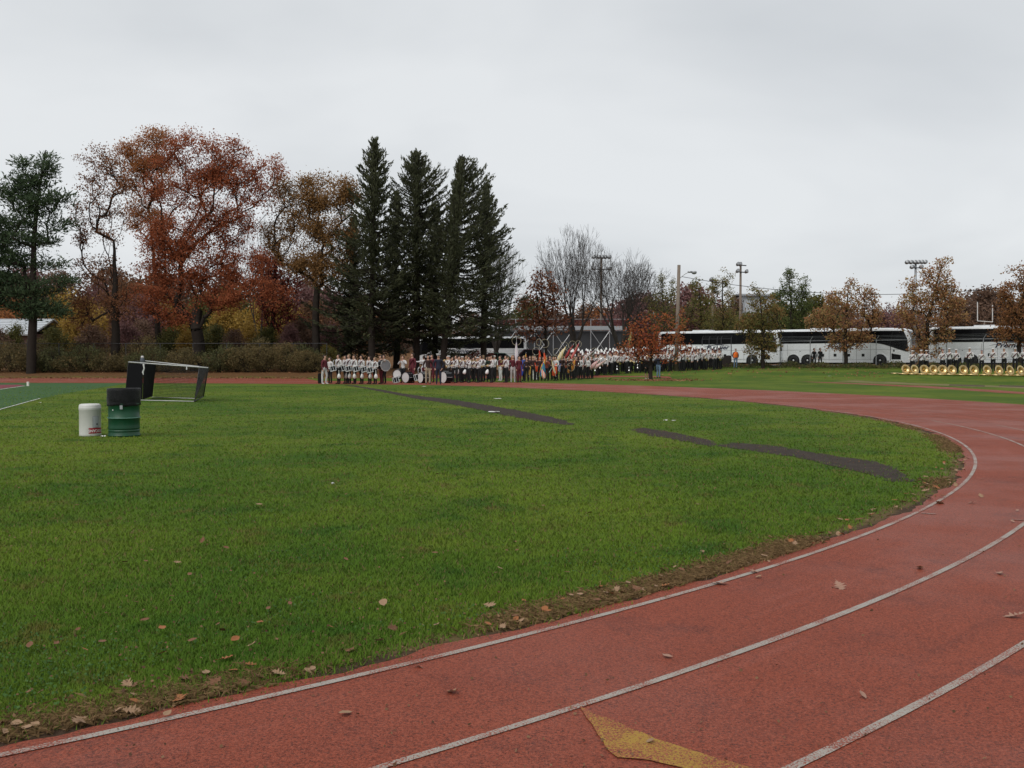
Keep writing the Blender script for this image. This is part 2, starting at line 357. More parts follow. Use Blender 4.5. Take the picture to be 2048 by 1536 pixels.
for k in range(9):
    wj = .021 + smooth1(rng.normal(0, 1, len(INN)), 6) * .004
    v, f = strip(offset(INN, k * LW - wj), offset(INN, k * LW + wj), .010)
    cen = v[:len(INN)]; th = np.degrees(np.arctan2(cen[:, 1] - TC[1], cen[:, 0] - TC[0]))
    lim = 55 if k == 0 else 34
    keep = ((th[:-1] < lim) & (cen[:-1, 1] < 60) & (cen[:-1, 0] > -45))
    far = th[:-1] > (12 if k == 0 else -2 - 3 * k)
    for sel, mt in ((keep & ~far, WHITE_P), (keep & far, FADED)):
        if sel.any(): link(bpy.data.objects.new('lane_line', raw_mesh('lane_line', v, f[sel], mt)), track)
def flat_poly(name, pts, z, mat, parent=None, jag=0.0, step=.3):
    P = [np.array(p) for p in pts]; out = []
    for a, b in zip(P, P[1:] + P[:1]):
        n = max(1, int(np.linalg.norm(b - a) / step))
        for i in range(n): out.append(a + (b - a) * i / n)
    out = np.array(out)
    if jag: out = out + np.stack([smooth1(rng.normal(0, 1, len(out)), 1), smooth1(rng.normal(0, 1, len(out)), 1)], 1) * jag
    v = np.c_[out, H(out[:, 0], out[:, 1]) + z]
    me = bpy.data.meshes.new(name); me.from_pydata(v.tolist(), [], [tuple(range(len(v)))]); me.materials.append(mat); me.update()
    return link(bpy.data.objects.new(name, me), parent)
flat_poly('yellow_mark', [gnd(*q)[:2] for q in ((1161, 1417), (1192, 1434), (1215, 1440), (1262, 1462), (1320, 1486), (1400, 1512), (1480, 1536), (1560, 1560), (1500, 1575), (1420, 1556), (1360, 1540), (1300, 1526), (1235, 1519), (1212, 1498), (1190, 1465))], .0115, YEL_P, track, .005, .03)
for a, b in (((1842, 1028), (1872, 1030)), ((2024, 1041), (2060, 1043))):
    p0, p1 = gnd(*a)[:2], gnd(*b)[:2]; d = (p1 - p0) / np.linalg.norm(p1 - p0); n_ = np.array([-d[1], d[0]]) * .02
    flat_poly('stagger_mark', [p0 - n_, p1 - n_, p1 + n_, p0 + n_], .0115, WHITE_P, track)
# second red strips
def px_strip(name, top, bot, z, mat, label, jag=.12):
    o = flat_poly(name, [gnd(*q)[:2] for q in top] + [gnd(*q)[:2] for q in bot[::-1]], z, mat, None, jag, .6)
    return tag(o, label, None, None, 'structure')
px_strip('jump_runway', [(1570, 761), (1700, 766), (1850, 772), (2048, 784), (2200, 794)], [(1570, 762.2), (1700, 768), (1850, 775.5), (2048, 789), (2200, 800)], .006, TRACK, 'narrow red runway strip beyond the track bend')
px_strip('marching_path', [(640, 748), (760, 748.5), (900, 750), (1150, 751), (1340, 753)], [(640, 755), (760, 755.5), (900, 756.5), (1150, 756), (1340, 757)], .007, TRACK, 'red path under the marching band')
ASPH = M('old_asphalt', (.052, .042, .036), .95, .6, 5, bump=1.0, spec=.06, dirt=(.070, .054, .038))
strips = [[(690, 770.5), (708, 771), (760, 779), (800, 786), (850, 793.5), (905, 799), (960, 808), (1020, 818), (1075, 829), (1120, 838), (1150, 849.5), (1130, 850), (1080, 843), (1030, 834.5), (985, 824.5), (940, 816), (880, 804.5), (830, 797), (775, 786), (730, 777)],
          [(1262, 859), (1290, 856), (1340, 864), (1395, 875), (1430, 882), (1438, 891), (1428, 894), (1390, 887), (1330, 876), (1275, 866)],
          [(1436, 893), (1462, 885), (1530, 890), (1600, 901), (1680, 913), (1740, 921), (1790, 935), (1815, 948), (1828, 962), (1795, 963), (1745, 952), (1700, 941), (1640, 927), (1580, 912.5), (1500, 901)]]
for i, s_ in enumerate(strips):
    tag(flat_poly('asphalt_strip', [gnd(*q)[:2] for q in s_], .005, ASPH, None, .06, .10), ['old dark asphalt strip running to the drum line', 'short dark asphalt patch between two grass gaps', 'dark asphalt strip ending at the track bend'][i], None, None, 'structure')
# synthetic field
TURF = M('synthetic_turf', (.034, .088, .024), .85, .25, 2.5, spec=.2, bump=.4); MAROON_T = M('maroon_turf', (.16, .018, .035), .85, .2, 3); WLINE = M('field_white', (.5, .5, .47), .8, .2, 4)
turf = tag(flat_poly('synthetic_field', [gnd(*q)[:2] for q in ((-300, 900), (-200, 872), (0, 819), (40, 807), (80, 797), (130, 787), (180, 779), (230, 771), (262, 766.8), (120, 766.3), (-100, 766.2), (-500, 766))], .004, TURF), 'bluish green synthetic field beside the grass', None, None, 'structure')
flat_poly('end_zone', [gnd(*q)[:2] for q in ((-60, 770.3), (38, 769.6), (50, 771.3), (0, 778), (-60, 787))], .008, MAROON_T, turf)
def line_px(a, b, w, parent, z=.012):
    p0, p1 = gnd(*a)[:2], gnd(*b)[:2]; d = (p1 - p0) / np.linalg.norm(p1 - p0); n_ = np.array([-d[1], d[0]]) * w / 2
    return flat_poly('field_line', [p0 - n_, p1 - n_, p1 + n_, p0 + n_], z, WLINE, parent)
line_px((-60, 787.6), (50, 772.0), .10, turf); line_px((-120, 851), (0, 819.5), .08, turf); line_px((0, 819.3), (80, 797.3), .06, turf)
b = MB().box((0, 0, .12), (.1, .1, .24)); tag(b.build('pylon', M('pylon_white', (.7, .68, .62), .5), None, loc=gnd(56, 772)), 'small white pylon at the corner of the maroon end zone', 'pylon')
# bus yard
YARD = M('yard_asphalt', (.06, .058, .056), .85, .3, .8, bump=.4)
def along(t, s): return BUSP + BUSD * t + np.array([-.572, -.82]) * s
me_pts = [along(-19, 1.9), along(60, 1.9), along(60, -18), along(-19, -18)]
tag(flat_poly('parking_lot', me_pts, .02, YARD, None, 0, 3), 'asphalt yard where the coaches are parked', None, None, 'structure')

# ------------------------------------------------------------------ trees
BARK = M('bark_dark', (.030, .024, .020), .95, .4, 3, bump=.8, spec=.1)
BARK_G = M('bark_grey', (.055, .047, .042), .95, .35, 3, bump=.8, spec=.1)
def frusta(p0, p1, r0, r1, n=5):
    d = p1 - p0; d = d / (np.linalg.norm(d, axis=1)[:, None] + 1e-9)
    up = np.where(np.abs(d[:, 2:3]) < .9, np.array([[0, 0, 1.]]), np.array([[1., 0, 0]]))
    a = np.cross(d, up); a /= np.linalg.norm(a, axis=1)[:, None]; b = np.cross(d, a)
    t = np.linspace(0, 2 * math.pi, n, endpoint=False)
    ring = np.cos(t)[None, :, None] * a[:, None] + np.sin(t)[None, :, None] * b[:, None]
    v = np.concatenate([p0[:, None] + ring * r0[:, None, None], p1[:, None] + ring * r1[:, None, None]], 1)
    q = np.arange(n); fc = np.stack([q, (q + 1) % n, (q + 1) % n + n, q + n], 1)
    return v.reshape(-1, 3), (fc[None] + (np.arange(len(p0)) * 2 * n)[:, None, None]).reshape(-1, 4)
def leaves_mesh(name, pts, size, mat, axis=None, aspect=.6, jit=.5, up=0.0):
    n = len(pts); u = rng.normal(size=(n, 3)) if axis is None else axis + rng.normal(size=(n, 3)) * jit
    u /= np.linalg.norm(u, axis=1)[:, None] + 1e-9
    w_ = rng.normal(size=(n, 3)); v_ = np.cross(u, w_); v_ /= np.linalg.norm(v_, axis=1)[:, None] + 1e-9
    s = size * rng.uniform(.6, 1.4, n)[:, None]
    a, b = u * s * .5, v_ * s * .5 * aspect
    vv = np.stack([pts - a, pts + b + a * .15, pts + a, pts - b + a * .15], 1).reshape(-1, 3)
    return raw_mesh(name, vv, np.arange(4 * n).reshape(-1, 4), mat)
def grow(path, tr, pts, step=.7, k=1.1, wig=.12, rtip=.014, expo=.47, sortp=None):
    pos = [np.array(p, float) for p in path]; par = [-1] + list(range(len(path) - 1))
    dirs = [np.array([0, 0, 1.])] * len(path)
    A = np.zeros((60000, 3)); Dm = np.zeros((60000, 3)); n = len(path); A[:n] = pos; Dm[:n] = dirs
    order = np.argsort(np.linalg.norm(pts - (np.array(path[max(1, len(path) // 3)]) if sortp is None else sortp), axis=1)); tips = []
    for i in order:
        p_ = pts[i]; dvv = p_ - A[1:n]; dl = np.linalg.norm(dvv, axis=1) + 1e-6
        cs = (dvv * Dm[1:n]).sum(1) / dl; cost = dl * (1 + k * (1 - cs)) + np.maximum(0, A[1:n, 2] - p_[2]) * .6
        j = int(cost.argmin()) + 1; m_ = max(1, int(np.ceil(dl[j - 1] / step)))
        start = A[j].copy(); prev = j; d0 = Dm[j] * dl[j - 1] * .25
        for q in range(1, m_ + 1):
            t = q / m_; tgt = start + (p_ - start) * t + d0 * t * (1 - t) + rng.normal(0, wig, 3) * (t < 1) * min(1, dl[j - 1])
            A[n] = tgt; dd_ = tgt - A[prev]; Dm[n] = dd_ / (np.linalg.norm(dd_) + 1e-9); par.append(prev); prev = n; n += 1
        tips.append(prev)
    cnt = np.zeros(n); cnt[tips] = 1
    for i in range(n - 1, 0, -1): cnt[par[i]] += max(cnt[i], 0)
    rad = rtip * np.maximum(cnt, 1) ** expo
    L_ = len(path); base = np.interp(np.linspace(0, 1, L_), np.linspace(0, 1, len(tr)), tr); rad[:L_] = np.maximum(rad[:L_] * 0 + base, rtip)
    rad = np.minimum(rad, max(tr)); rad[L_:] = np.minimum(rad[L_:], .42 * max(tr))
    A = A[:n]; par = np.array(par); i = np.arange(1, n)
    return A, par, rad, np.array(tips), (A[par[i]], A[i], np.minimum(rad[par[i]], rad[i] * 1.7), rad[i]), Dm[:n]
def sample_ell(ells, D, n, depth=.8, inner=.0):
    vol = np.array([e[2] * e[3] * (e[2] + e[3]) for e in ells], float); vol = vol ** .62; ks = rng.choice(len(ells), n, p=vol / vol.sum()); out = []
    for k_ in ks:
        x, y, rx, ry = ells[k_][:4]
        u = rng.normal(size=3); u *= (rng.uniform(inner, 1) ** (1 / 2.6)) / np.linalg.norm(u)
        c = at(x + u[0] * rx, y + u[1] * ry, D); c[1] += u[2] * (rx + ry) / 2 * D / F * depth
        f_ = c[1] / D; out.append([c[0], c[1], c[2]])
    return np.array(out)
def tree(name, label, cat, D, base, path_px, ells, leaf, npts=350, per=14, lsz=.28, sig=.35, tr=(.3, .2, .08), bark=BARK, group=None, step=.7, twigs=0, k=1.6, depth=.8, rtip=.014, aspect=.65, expo=.43, drop=1.0):
    global rng; rng = np.random.default_rng(zlib.crc32(label.encode()))
    b0 = atg(base, D); root = empty(name, b0)
    path = [b0 - np.array([0, 0, .15])] + [at(x, y, D) + np.array([0, rng.uniform(-.3, .3), 0]) for x, y in path_px]
    P = [path[0]]
    for a, c in zip(path, path[1:]):
        m_ = max(1, int(np.linalg.norm(c - a) / .8)); P += [a + (c - a) * i / m_ + rng.normal(0, .04, 3) * (i < m_) for i in range(1, m_ + 1)]
    lob = []
    for (x, y, rx, ry) in ells:
        for _ in range(4):
            a = rng.uniform(0, 6.28); g_ = rng.uniform(.22, .42); lob.append((x + math.cos(a) * rx * .92, y + math.sin(a) * ry * .92, rx * g_, ry * g_))
    pts = np.vstack([sample_ell(ells, D, int(npts * .66), depth), sample_ell(lob, D, int(npts * .34), depth) + rng.normal(0, .5, (int(npts * .34), 3)) * [0, 1, 0]])
    pts = pts[pts[:, 2] > b0[2] + .8]
    A, par, rad, tips, ed, Dm = grow(P, tr, pts, step, k, wig=.055, rtip=rtip, expo=expo)
    v, f = frusta(*ed)
    if twigs:
        src = rng.integers(len(P), len(A), twigs); d = Dm[src] * .8 + rng.normal(0, .45, (twigs, 3)) + np.array([0, 0, .35]); d /= np.linalg.norm(d, axis=1)[:, None]
        l_ = rng.uniform(.5, 1.7, twigs)[:, None]; v2, f2 = frusta(A[src], A[src] + d * l_, np.full(twigs, rtip * .75), np.full(twigs, rtip * .3), 3)
        f2 = np.c_[f2]; v, f = np.vstack([v, v2]), np.vstack([f, f2 + len(v)])
    link(bpy.data.objects.new('trunk', raw_mesh('trunk', v - b0, f, bark, True)), root)
    if per:
        ti = tips[rng.random(len(tips)) < drop]
        lp = np.repeat(A[ti], per, 0) + rng.normal(0, sig, (len(ti) * per, 3)) * np.array([1, 1, .8])
        link(bpy.data.objects.new('crown', leaves_mesh('crown', lp - b0, lsz, leaf, aspect=aspect)), root)
    return tag(root, label, cat, group)
RUST = leafmat('leaves_rust', [(.16, .042, .020), (.32, .090, .036), (.44, .145, .06)], .45)
ORBR = leafmat('leaves_orange_brown', [(.18, .066, .024), (.35, .135, .044), (.44, .19, .07)], .45)
ORBR2 = leafmat('leaves_bronze', [(.12, .068, .024), (.25, .13, .042), (.35, .19, .07)], .4)
BRN = leafmat('leaves_brown', [(.07, .036, .018), (.145, .068, .032), (.22, .11, .05)], .35)
ORED = leafmat('leaves_orange_red', [(.22, .040, .016), (.36, .082, .028), (.30, .11, .035), (.20, .12, .035)], .4)
YEL = leafmat('leaves_yellow', [(.17, .10, .016), (.33, .20, .035), (.42, .28, .07)], .4)
OLV = leafmat('leaves_olive', [(.05, .06, .012), (.09, .09, .02), (.14, .11, .025)], .35)
PEARG = leafmat('leaves_pear_green', [(.06, .075, .02), (.125, .135, .035), (.19, .16, .045), (.25, .12, .045)], .42)
PEARR = leafmat('leaves_pear_red', [(.19, .085, .042), (.33, .145, .065), (.35, .215, .085), (.26, .24, .08)], .45)
MAUV = leafmat('leaves_mauve', [(.10, .05, .045), (.18, .085, .08), (.22, .12, .11)], .35)
BROWNF = leafmat('leaves_far_brown', [(.09, .05, .03), (.15, .085, .055), (.20, .125, .085)], .35)
DKRED = leafmat('leaves_dark_red', [(.09, .016, .012), (.18, .034, .024), (.25, .06, .036)], .35)
tree('oak_tree', 'slender oak with thin brown leaves beside the tall green pine', 'tree', 83, 230, [(229, 690), (231, 620), (228, 550), (225, 480)],
     [(198, 325, 40, 34), (178, 420, 30, 66), (222, 420, 34, 80), (190, 560, 55, 55), (250, 605, 44, 40), (168, 630, 36, 26), (225, 350, 26, 36)], leafmat('leaves_oak_brown', [(.11, .042, .02), (.21, .085, .036), (.30, .14, .062)], .4), 420, 30, .15, .30, (.46, .36, .24, .09))
tree('oak_tree', 'tall orange brown oak crown rising behind the big rust oak', 'tree', 92, 318, [(318, 690), (312, 600), (305, 510), (300, 430)],
     [(297, 298, 40, 40), (272, 345, 30, 34), (322, 350, 26, 40), (276, 420, 22, 34), (318, 450, 22, 30), (254, 298, 18, 20)], ORBR, 330, 62, .15, .36, (.36, .28, .18, .07))
tree('oak_tree', 'large spreading rust red oak above the hedge', 'tree', 84, 395, [(396, 700), (394, 660), (393, 620)],
     [(400, 310, 62, 50), (460, 330, 55, 45), (545, 340, 24, 22), (505, 380, 45, 40), (345, 370, 50, 55), (420, 400, 70, 55), (380, 470, 75, 50), (470, 450, 40, 40), (330, 480, 40, 50), (300, 588, 56, 32), (400, 585, 90, 32), (490, 585, 80, 26), (390, 530, 80, 34), (310, 535, 45, 40), (455, 530, 36, 26), (555, 592, 36, 20), (350, 632, 40, 16), (520, 520, 30, 22)], RUST, 1200, 60, .155, .36, (.66, .55, .48), k=1.5)
tree('oak_tree', 'bronze oak between the rust oak and the dark spruces', 'tree', 86, 632, [(632, 690), (631, 630), (633, 580)],
     [(590, 400, 45, 42), (650, 385, 50, 38), (694, 400, 28, 40), (620, 450, 55, 45), (680, 465, 45, 48), (560, 470, 26, 42), (600, 520, 45, 26), (640, 540, 50, 28)], ORBR2, 680, 58, .15, .35, (.42, .36, .30))
tree('small_maple', 'small dark red maple leaning behind the hedge', 'tree', 93, 541, [(541, 680), (548, 600), (552, 540), (560, 480)],
     [(545, 560, 36, 40), (560, 610, 40, 26), (525, 520, 26, 36), (590, 560, 26, 22), (555, 640, 36, 16)], DKRED, 320, 18, .21, .36, (.28, .2, .08), twigs=500)
def bare_tree(label, D, base, top, halfw, stems, lean=0.0, depth_=7, spread=.42, r0=.30, bark=BARK_G, seed=1):
    g = np.random.default_rng(seed); b0 = atg(base, D); root = empty('bare_tree', b0); P0, P1, R0, R1 = [], [], [], []
    def rec(p_, d, ln, r_, dep):
        n_ = 3 if dep > 2 else 2; q = p_; dd_ = d
        for i in range(n_):
            dd_ = dd_ + g.normal(0, .07, 3) + np.array([0, 0, .05]); dd_ /= np.linalg.norm(dd_); e = q + dd_ * ln / n_; ra = r_ * (1 - .32 * i / n_); rb = r_ * (1 - .32 * (i + 1) / n_)
            P0.append(q); P1.append(e); R0.append(ra); R1.append(rb); q = e
            if dep <= depth_ - 1 and g.random() < .38:       # side shoots
                sdv = dd_ * .75 + g.normal(0, .5, 3); sdv[2] = abs(sdv[2]) * .6 + .2; sdv /= np.linalg.norm(sdv)
                if dep > 1: rec(q, sdv, ln * g.uniform(.45, .65), max(.011, rb * .45), dep - 2)
        if dep <= 0: return
        k_ = 2 if g.random() < .75 else 3; a0 = g.uniform(0, 6.28)
        for i in range(k_):
            a = a0 + i * 2 * math.pi / k_ + g.normal(0, .3); u = np.cross(dd_, [math.cos(a), math.sin(a), .1]); u /= np.linalg.norm(u) + 1e-9
            nd = dd_ + u * spread * g.uniform(.6, 1.3); nd /= np.linalg.norm(nd); rec(q, nd, ln * g.uniform(.72, .9), max(.010, rb * g.uniform(.6, .75)), dep - 1)
    tk = 1.7; P0.append(np.array([0, 0, -.2])); P1.append(np.array([lean * .3, 0, tk])); R0.append(r0 * 1.25); R1.append(r0)
    for i in range(stems):
        a = 2 * math.pi * i / stems + g.uniform(-.4, .4); d = np.array([math.cos(a) * .62 + lean, math.sin(a) * .62, 1.0]); d /= np.linalg.norm(d); rec(np.array([lean * .3, 0, tk - .1]), d, 2.6, r0 * .68, depth_)
    P0, P1 = np.array(P0), np.array(P1); sz = (at(base, top, D)[2] - b0[2]) / P1[:, 2].max(); sx = halfw * D / F / np.quantile(np.abs(P1[:, 0]), .985)
    S_ = np.array([sx, sx, sz]); v, f = frusta(P0 * S_, P1 * S_, np.array(R0), np.array(R1), 4)
    link(bpy.data.objects.new('trunk', raw_mesh('trunk', v, f, bark, True)), root); return tag(root, label, 'tree')
bare_tree('thin leafless tree seen through the gap between two oaks', 105, 520, 420, 48, 2, 0, 6, .4, .2, BARK_G, 3)
bare_tree('leafless spreading tree hidden half behind the spruces', 108, 992, 478, 76, 4, .1, 7, .5, .3, BARK_G, 5)
bare_tree('tall forked leafless tree in front of the bleachers', 104, 1150, 446, 72, 4, .04, 7, .46, .34, BARK_G, 21)
bare_tree('dense fan shaped leafless tree beside the light pole', 100, 1240, 490, 92, 5, .08, 7, .5, .36, BARK_G, 33)
tree('small_maple', 'sparse russet young tree in front of the bleachers', 'tree', 98, 1092, [(1092, 690), (1088, 640), (1084, 580), (1080, 540)],
     [(1080, 570, 26, 28), (1070, 620, 36, 36), (1100, 600, 26, 30), (1060, 660, 32, 22), (1110, 650, 24, 20)], leafmat('leaves_russet', [(.11, .035, .018), (.2, .072, .035), (.26, .12, .06)], .35), 300, 8, .26, .35, (.18, .12, .04), twigs=500)
tree('small_maple', 'small orange red maple with low crown on the grass before the band', 'tree', 69, 1302, [(1302, 730), (1303, 700), (1300, 660), (1298, 640)],
     [(1300, 704, 54, 20), (1275, 690, 36, 20), (1290, 660, 34, 22), (1345, 690, 34, 18), (1350, 662, 18, 22), (1363, 640, 10, 22), (1272, 640, 10, 18), (1375, 700, 18, 10), (1310, 640, 20, 18), (1250, 700, 16, 9), (1300, 680, 46, 26)], ORED, 340, 9, .15, .22, (.16, .12, .07, .03), rtip=.008)
# pear and plum trees by the coaches
PG = 'young trees growing around the coach yard'
def pear(D, base, path, ells, leaf, label, npts=320, per=16, bark=BARK):
    tree('pear_tree', label, 'tree', D, base, path, ells, leaf, int(npts * .95), int(per * 1.0), .165, .21, (.2, .15, .05), bark, PG, rtip=.010, k=.8)
pear(112, 1328, [(1328, 660), (1328, 620), (1324, 575)], [(1328, 625, 38, 38), (1320, 575, 9, 22), (1346, 585, 8, 26), (1305, 600, 14, 18), (1335, 660, 34, 20), (1318, 560, 5, 8)], PEARG, 'olive young tree behind the wooden utility pole')
pear(114, 1402, [(1402, 670), (1402, 620), (1398, 580)], [(1402, 640, 34, 40), (1395, 585, 12, 24), (1412, 600, 14, 20), (1390, 575, 6, 14), (1425, 650, 22, 26)], PEARG, 'green young tree rising over the first coach beside the utility pole')
pear(110, 1446, [(1446, 670), (1446, 610), (1444, 560)], [(1446, 625, 32, 40), (1440, 570, 12, 24), (1458, 562, 7, 22), (1430, 575, 8, 16), (1448, 650, 40, 24), (1446, 545, 5, 8)], PEARG, 'tall thin green tree over the middle of the first coach')
pear(86, 1526, [(1526, 700), (1525, 650), (1522, 600)], [(1525, 655, 46, 34), (1514, 602, 13, 26), (1546, 605, 9, 24), (1530, 625, 36, 26), (1518, 693, 38, 20), (1490, 650, 18, 24), (1505, 580, 5, 10)], leafmat('leaves_pear_mix', [(.07, .082, .022), (.14, .14, .036), (.22, .14, .045), (.28, .10, .04)], .42), 'olive and red tree at the gap between the first and second coach', 420)
pear(104, 1582, [(1582, 670), (1582, 610), (1580, 560)], [(1582, 620, 38, 45), (1578, 565, 17, 24), (1608, 578, 9, 28), (1560, 582, 12, 13), (1606, 610, 22, 30), (1577, 546, 6, 9)], leafmat('leaves_pear_dkgreen', [(.038, .064, .018), (.075, .10, .024), (.12, .125, .034)], .4), 'dark green pointed tree above the rear of the second coach', 420)
pear(84, 1692, [(1690, 700), (1692, 650), (1697, 590)], [(1695, 640, 58, 36), (1702, 595, 42, 24), (1640, 640, 28, 22), (1692, 678, 46, 12), (1700, 570, 12, 10), (1742, 610, 16, 26), (1665, 600, 14, 18), (1690, 694, 36, 6)], PEARR, 'wide reddish tree in front of the second coach', 560, 16)
pear(80, 1856, [(1853, 700), (1856, 650), (1870, 590), (1884, 540)], [(1860, 625, 62, 38), (1880, 565, 28, 30), (1885, 532, 11, 16), (1850, 550, 9, 18), (1822, 570, 14, 16), (1905, 600, 20, 24), (1862, 668, 46, 16), (1810, 640, 26, 24), (1855, 700, 30, 16), (1868, 600, 40, 26)], PEARR, 'tall red and olive tree where the second and third coaches meet', 640, 16)
pear(77, 2042, [(2040, 700), (2042, 640), (2050, 560)], [(2045, 620, 52, 45), (2045, 560, 18, 32), (2014, 578, 11, 18), (2030, 668, 44, 20), (2070, 590, 30, 45), (2015, 640, 24, 30)], leafmat('leaves_pear_orange', [(.12, .05, .022), (.22, .09, .034), (.28, .135, .05), (.15, .12, .034)], .4), 'orange brown tree in front of the third coach', 520, 16)
pear(62, 2140, [(2140, 690), (2140, 600)], [(2140, 600, 60, 60), (2140, 660, 60, 30)], PEARR, 'red tree past the front of the third coach', 300, 14)

# spruces
SPR = leafmat('needles_spruce', [(.026, .030, .014), (.048, .054, .022), (.082, .088, .038)], .25)
PIN = leafmat('needles_pine', [(.020, .038, .016), (.042, .070, .028), (.078, .11, .044)], .25)
def spruce(label, D, base, top, low_px, wl, wr, n_br=230, sway=0):
    n_br = int(n_br * 1.22)
    b0 = atg(base, D); root = empty('spruce_tree', b0); tp = at(*top, D); Hh = tp[2] - b0[2]
    tr_p = [b0 + (tp - b0) * t + np.array([math.sin(t * 5 + D) * .12, 0, 0]) * (0 < t < 1) for t in np.linspace(0, 1, 16)]
    mb = MB(); mb.tube(tr_p, np.linspace(.34, .03, 16), 7)
    pos, ax = [], []; P0, P1, R0, R1 = [], [], [], []
    zlow = at(base, low_px, D)[2] - b0[2]
    for i in range(n_br):
        t = (i + rng.uniform(0, 1)) / n_br; t = t ** .85; z = zlow + (Hh - zlow) * t
        an = rng.uniform(0, 2 * math.pi); an += .35 * math.sin(2 * an); sd_ = wr if math.cos(an) > 0 else wl
        y_px = 768 - (z + b0[2] - CAMH) / D * F - 48
        ln = np.interp(y_px, [q[0] for q in sd_], [q[1] for q in sd_]) * D / F * rng.uniform(.66, 1.18) * (1.22 + .34 * (1 - t) + .08 * math.sin(z * 2.3 + an * 3))
        ln = max(ln, .3)
        s = b0 + (tp - b0) * (z / Hh); d = np.array([math.cos(an), math.sin(an), 0])
        rise = .10 + .75 * t; sg = .25 * (1 - t)
        ts = np.linspace(0, 1, 6); br = s + d * ln * ts[:, None] + np.array([0, 0, 1]) * (ln * (rise * ts ** 1.6 - sg * np.sin(ts * 2.2)))[:, None]
        for a, c, q in zip(br, br[1:], ts): P0.append(a); P1.append(c); R0.append(.05 * (1 - q) + .01); R1.append(.05 * (1 - q - .2) + .008)
        nn = int(9 + ln * 16); u = rng.uniform(.10, 1, nn) ** .62; bp_ = np.stack([np.interp(u, ts, br[:, k_]) for k_ in range(3)], 1)
        tang = br[-1] - br[0]; tang /= np.linalg.norm(tang) + 1e-9; side = np.cross(tang, [0, 0, 1]); side /= np.linalg.norm(side) + 1e-9
        off = rng.normal(0, .22, nn) * (.5 + .5 * ln / 3) * (1.2 - u * .7)
        bp_ = bp_ + side * off[:, None] + rng.normal(0, .07, (nn, 3)) - np.array([0, 0, 1]) * (np.abs(off) * .35)[:, None]
        pos.append(bp_); ax.append(np.repeat((tang + np.array([0, 0, .35 + .5 * t]))[None], nn, 0) + side * np.sign(off)[:, None] * .5)
    v, f = frusta(np.array(P0), np.array(P1), np.array(R0), np.array(R1), 4)
    tv = np.concatenate(mb.v); allv = np.vstack([tv, v]) - b0; tf = [q for q in mb.f if len(q) == 4]
    link(bpy.data.objects.new('trunk', raw_mesh('trunk', allv, np.vstack([np.array(tf), f + len(tv)]), BARK, True)), root)
    pos = np.vstack(pos); ax = np.vstack(ax)
    link(bpy.data.objects.new('crown', leaves_mesh('crown', pos - b0, .36, SPR, ax, .25, .40)), root)
    return tag(root, label, 'tree', 'tall dark spruces behind the band')
spruce('tallest dark spruce with narrow spire next to the bronze oak', 85, 745, (749, 281), 662, [(281, 3), (340, 24), (420, 36), (520, 55), (600, 70), (700, 75)], [(281, 3), (340, 24), (420, 30), (520, 42), (600, 60), (700, 65)], 330)
spruce('middle tall dark spruce with broad pointed top', 88, 832, (834, 307), 660, [(307, 3), (350, 26), (420, 42), (520, 52), (600, 62), (700, 60)], [(307, 3), (350, 30), (400, 50), (470, 55), (600, 62), (700, 60)], 340)
spruce('tall dark spruce with stepped right edge', 86, 886, (922, 321), 658, [(321, 3), (400, 14), (480, 30), (560, 45), (700, 50)], [(321, 4), (345, 22), (400, 52), (470, 72), (560, 88), (640, 100), (700, 80)], 360)
spruce('bushy spruce leaning out over the colour guard', 91, 968, (974, 372), 672, [(372, 3), (450, 25), (560, 45), (700, 50)], [(372, 3), (420, 20), (480, 28), (560, 44), (620, 54), (690, 48)], 250)
spruce('low dark spruce behind the drummers', 92, 700, (706, 440), 705, [(440, 3), (500, 18), (560, 40), (620, 60), (700, 62)], [(440, 3), (560, 36), (640, 56), (700, 60)], 250)
spruce('short spruce filling the gap between the two tallest spruces', 95, 792, (794, 385), 700, [(385, 3), (460, 22), (560, 40), (700, 55)], [(385, 3), (460, 24), (560, 40), (700, 55)], 240)
spruce('low dense spruce right of the middle spruce', 94, 868, (872, 420), 700, [(420, 3), (520, 30), (620, 46), (700, 50)], [(420, 3), (520, 30), (620, 46), (700, 50)], 220)
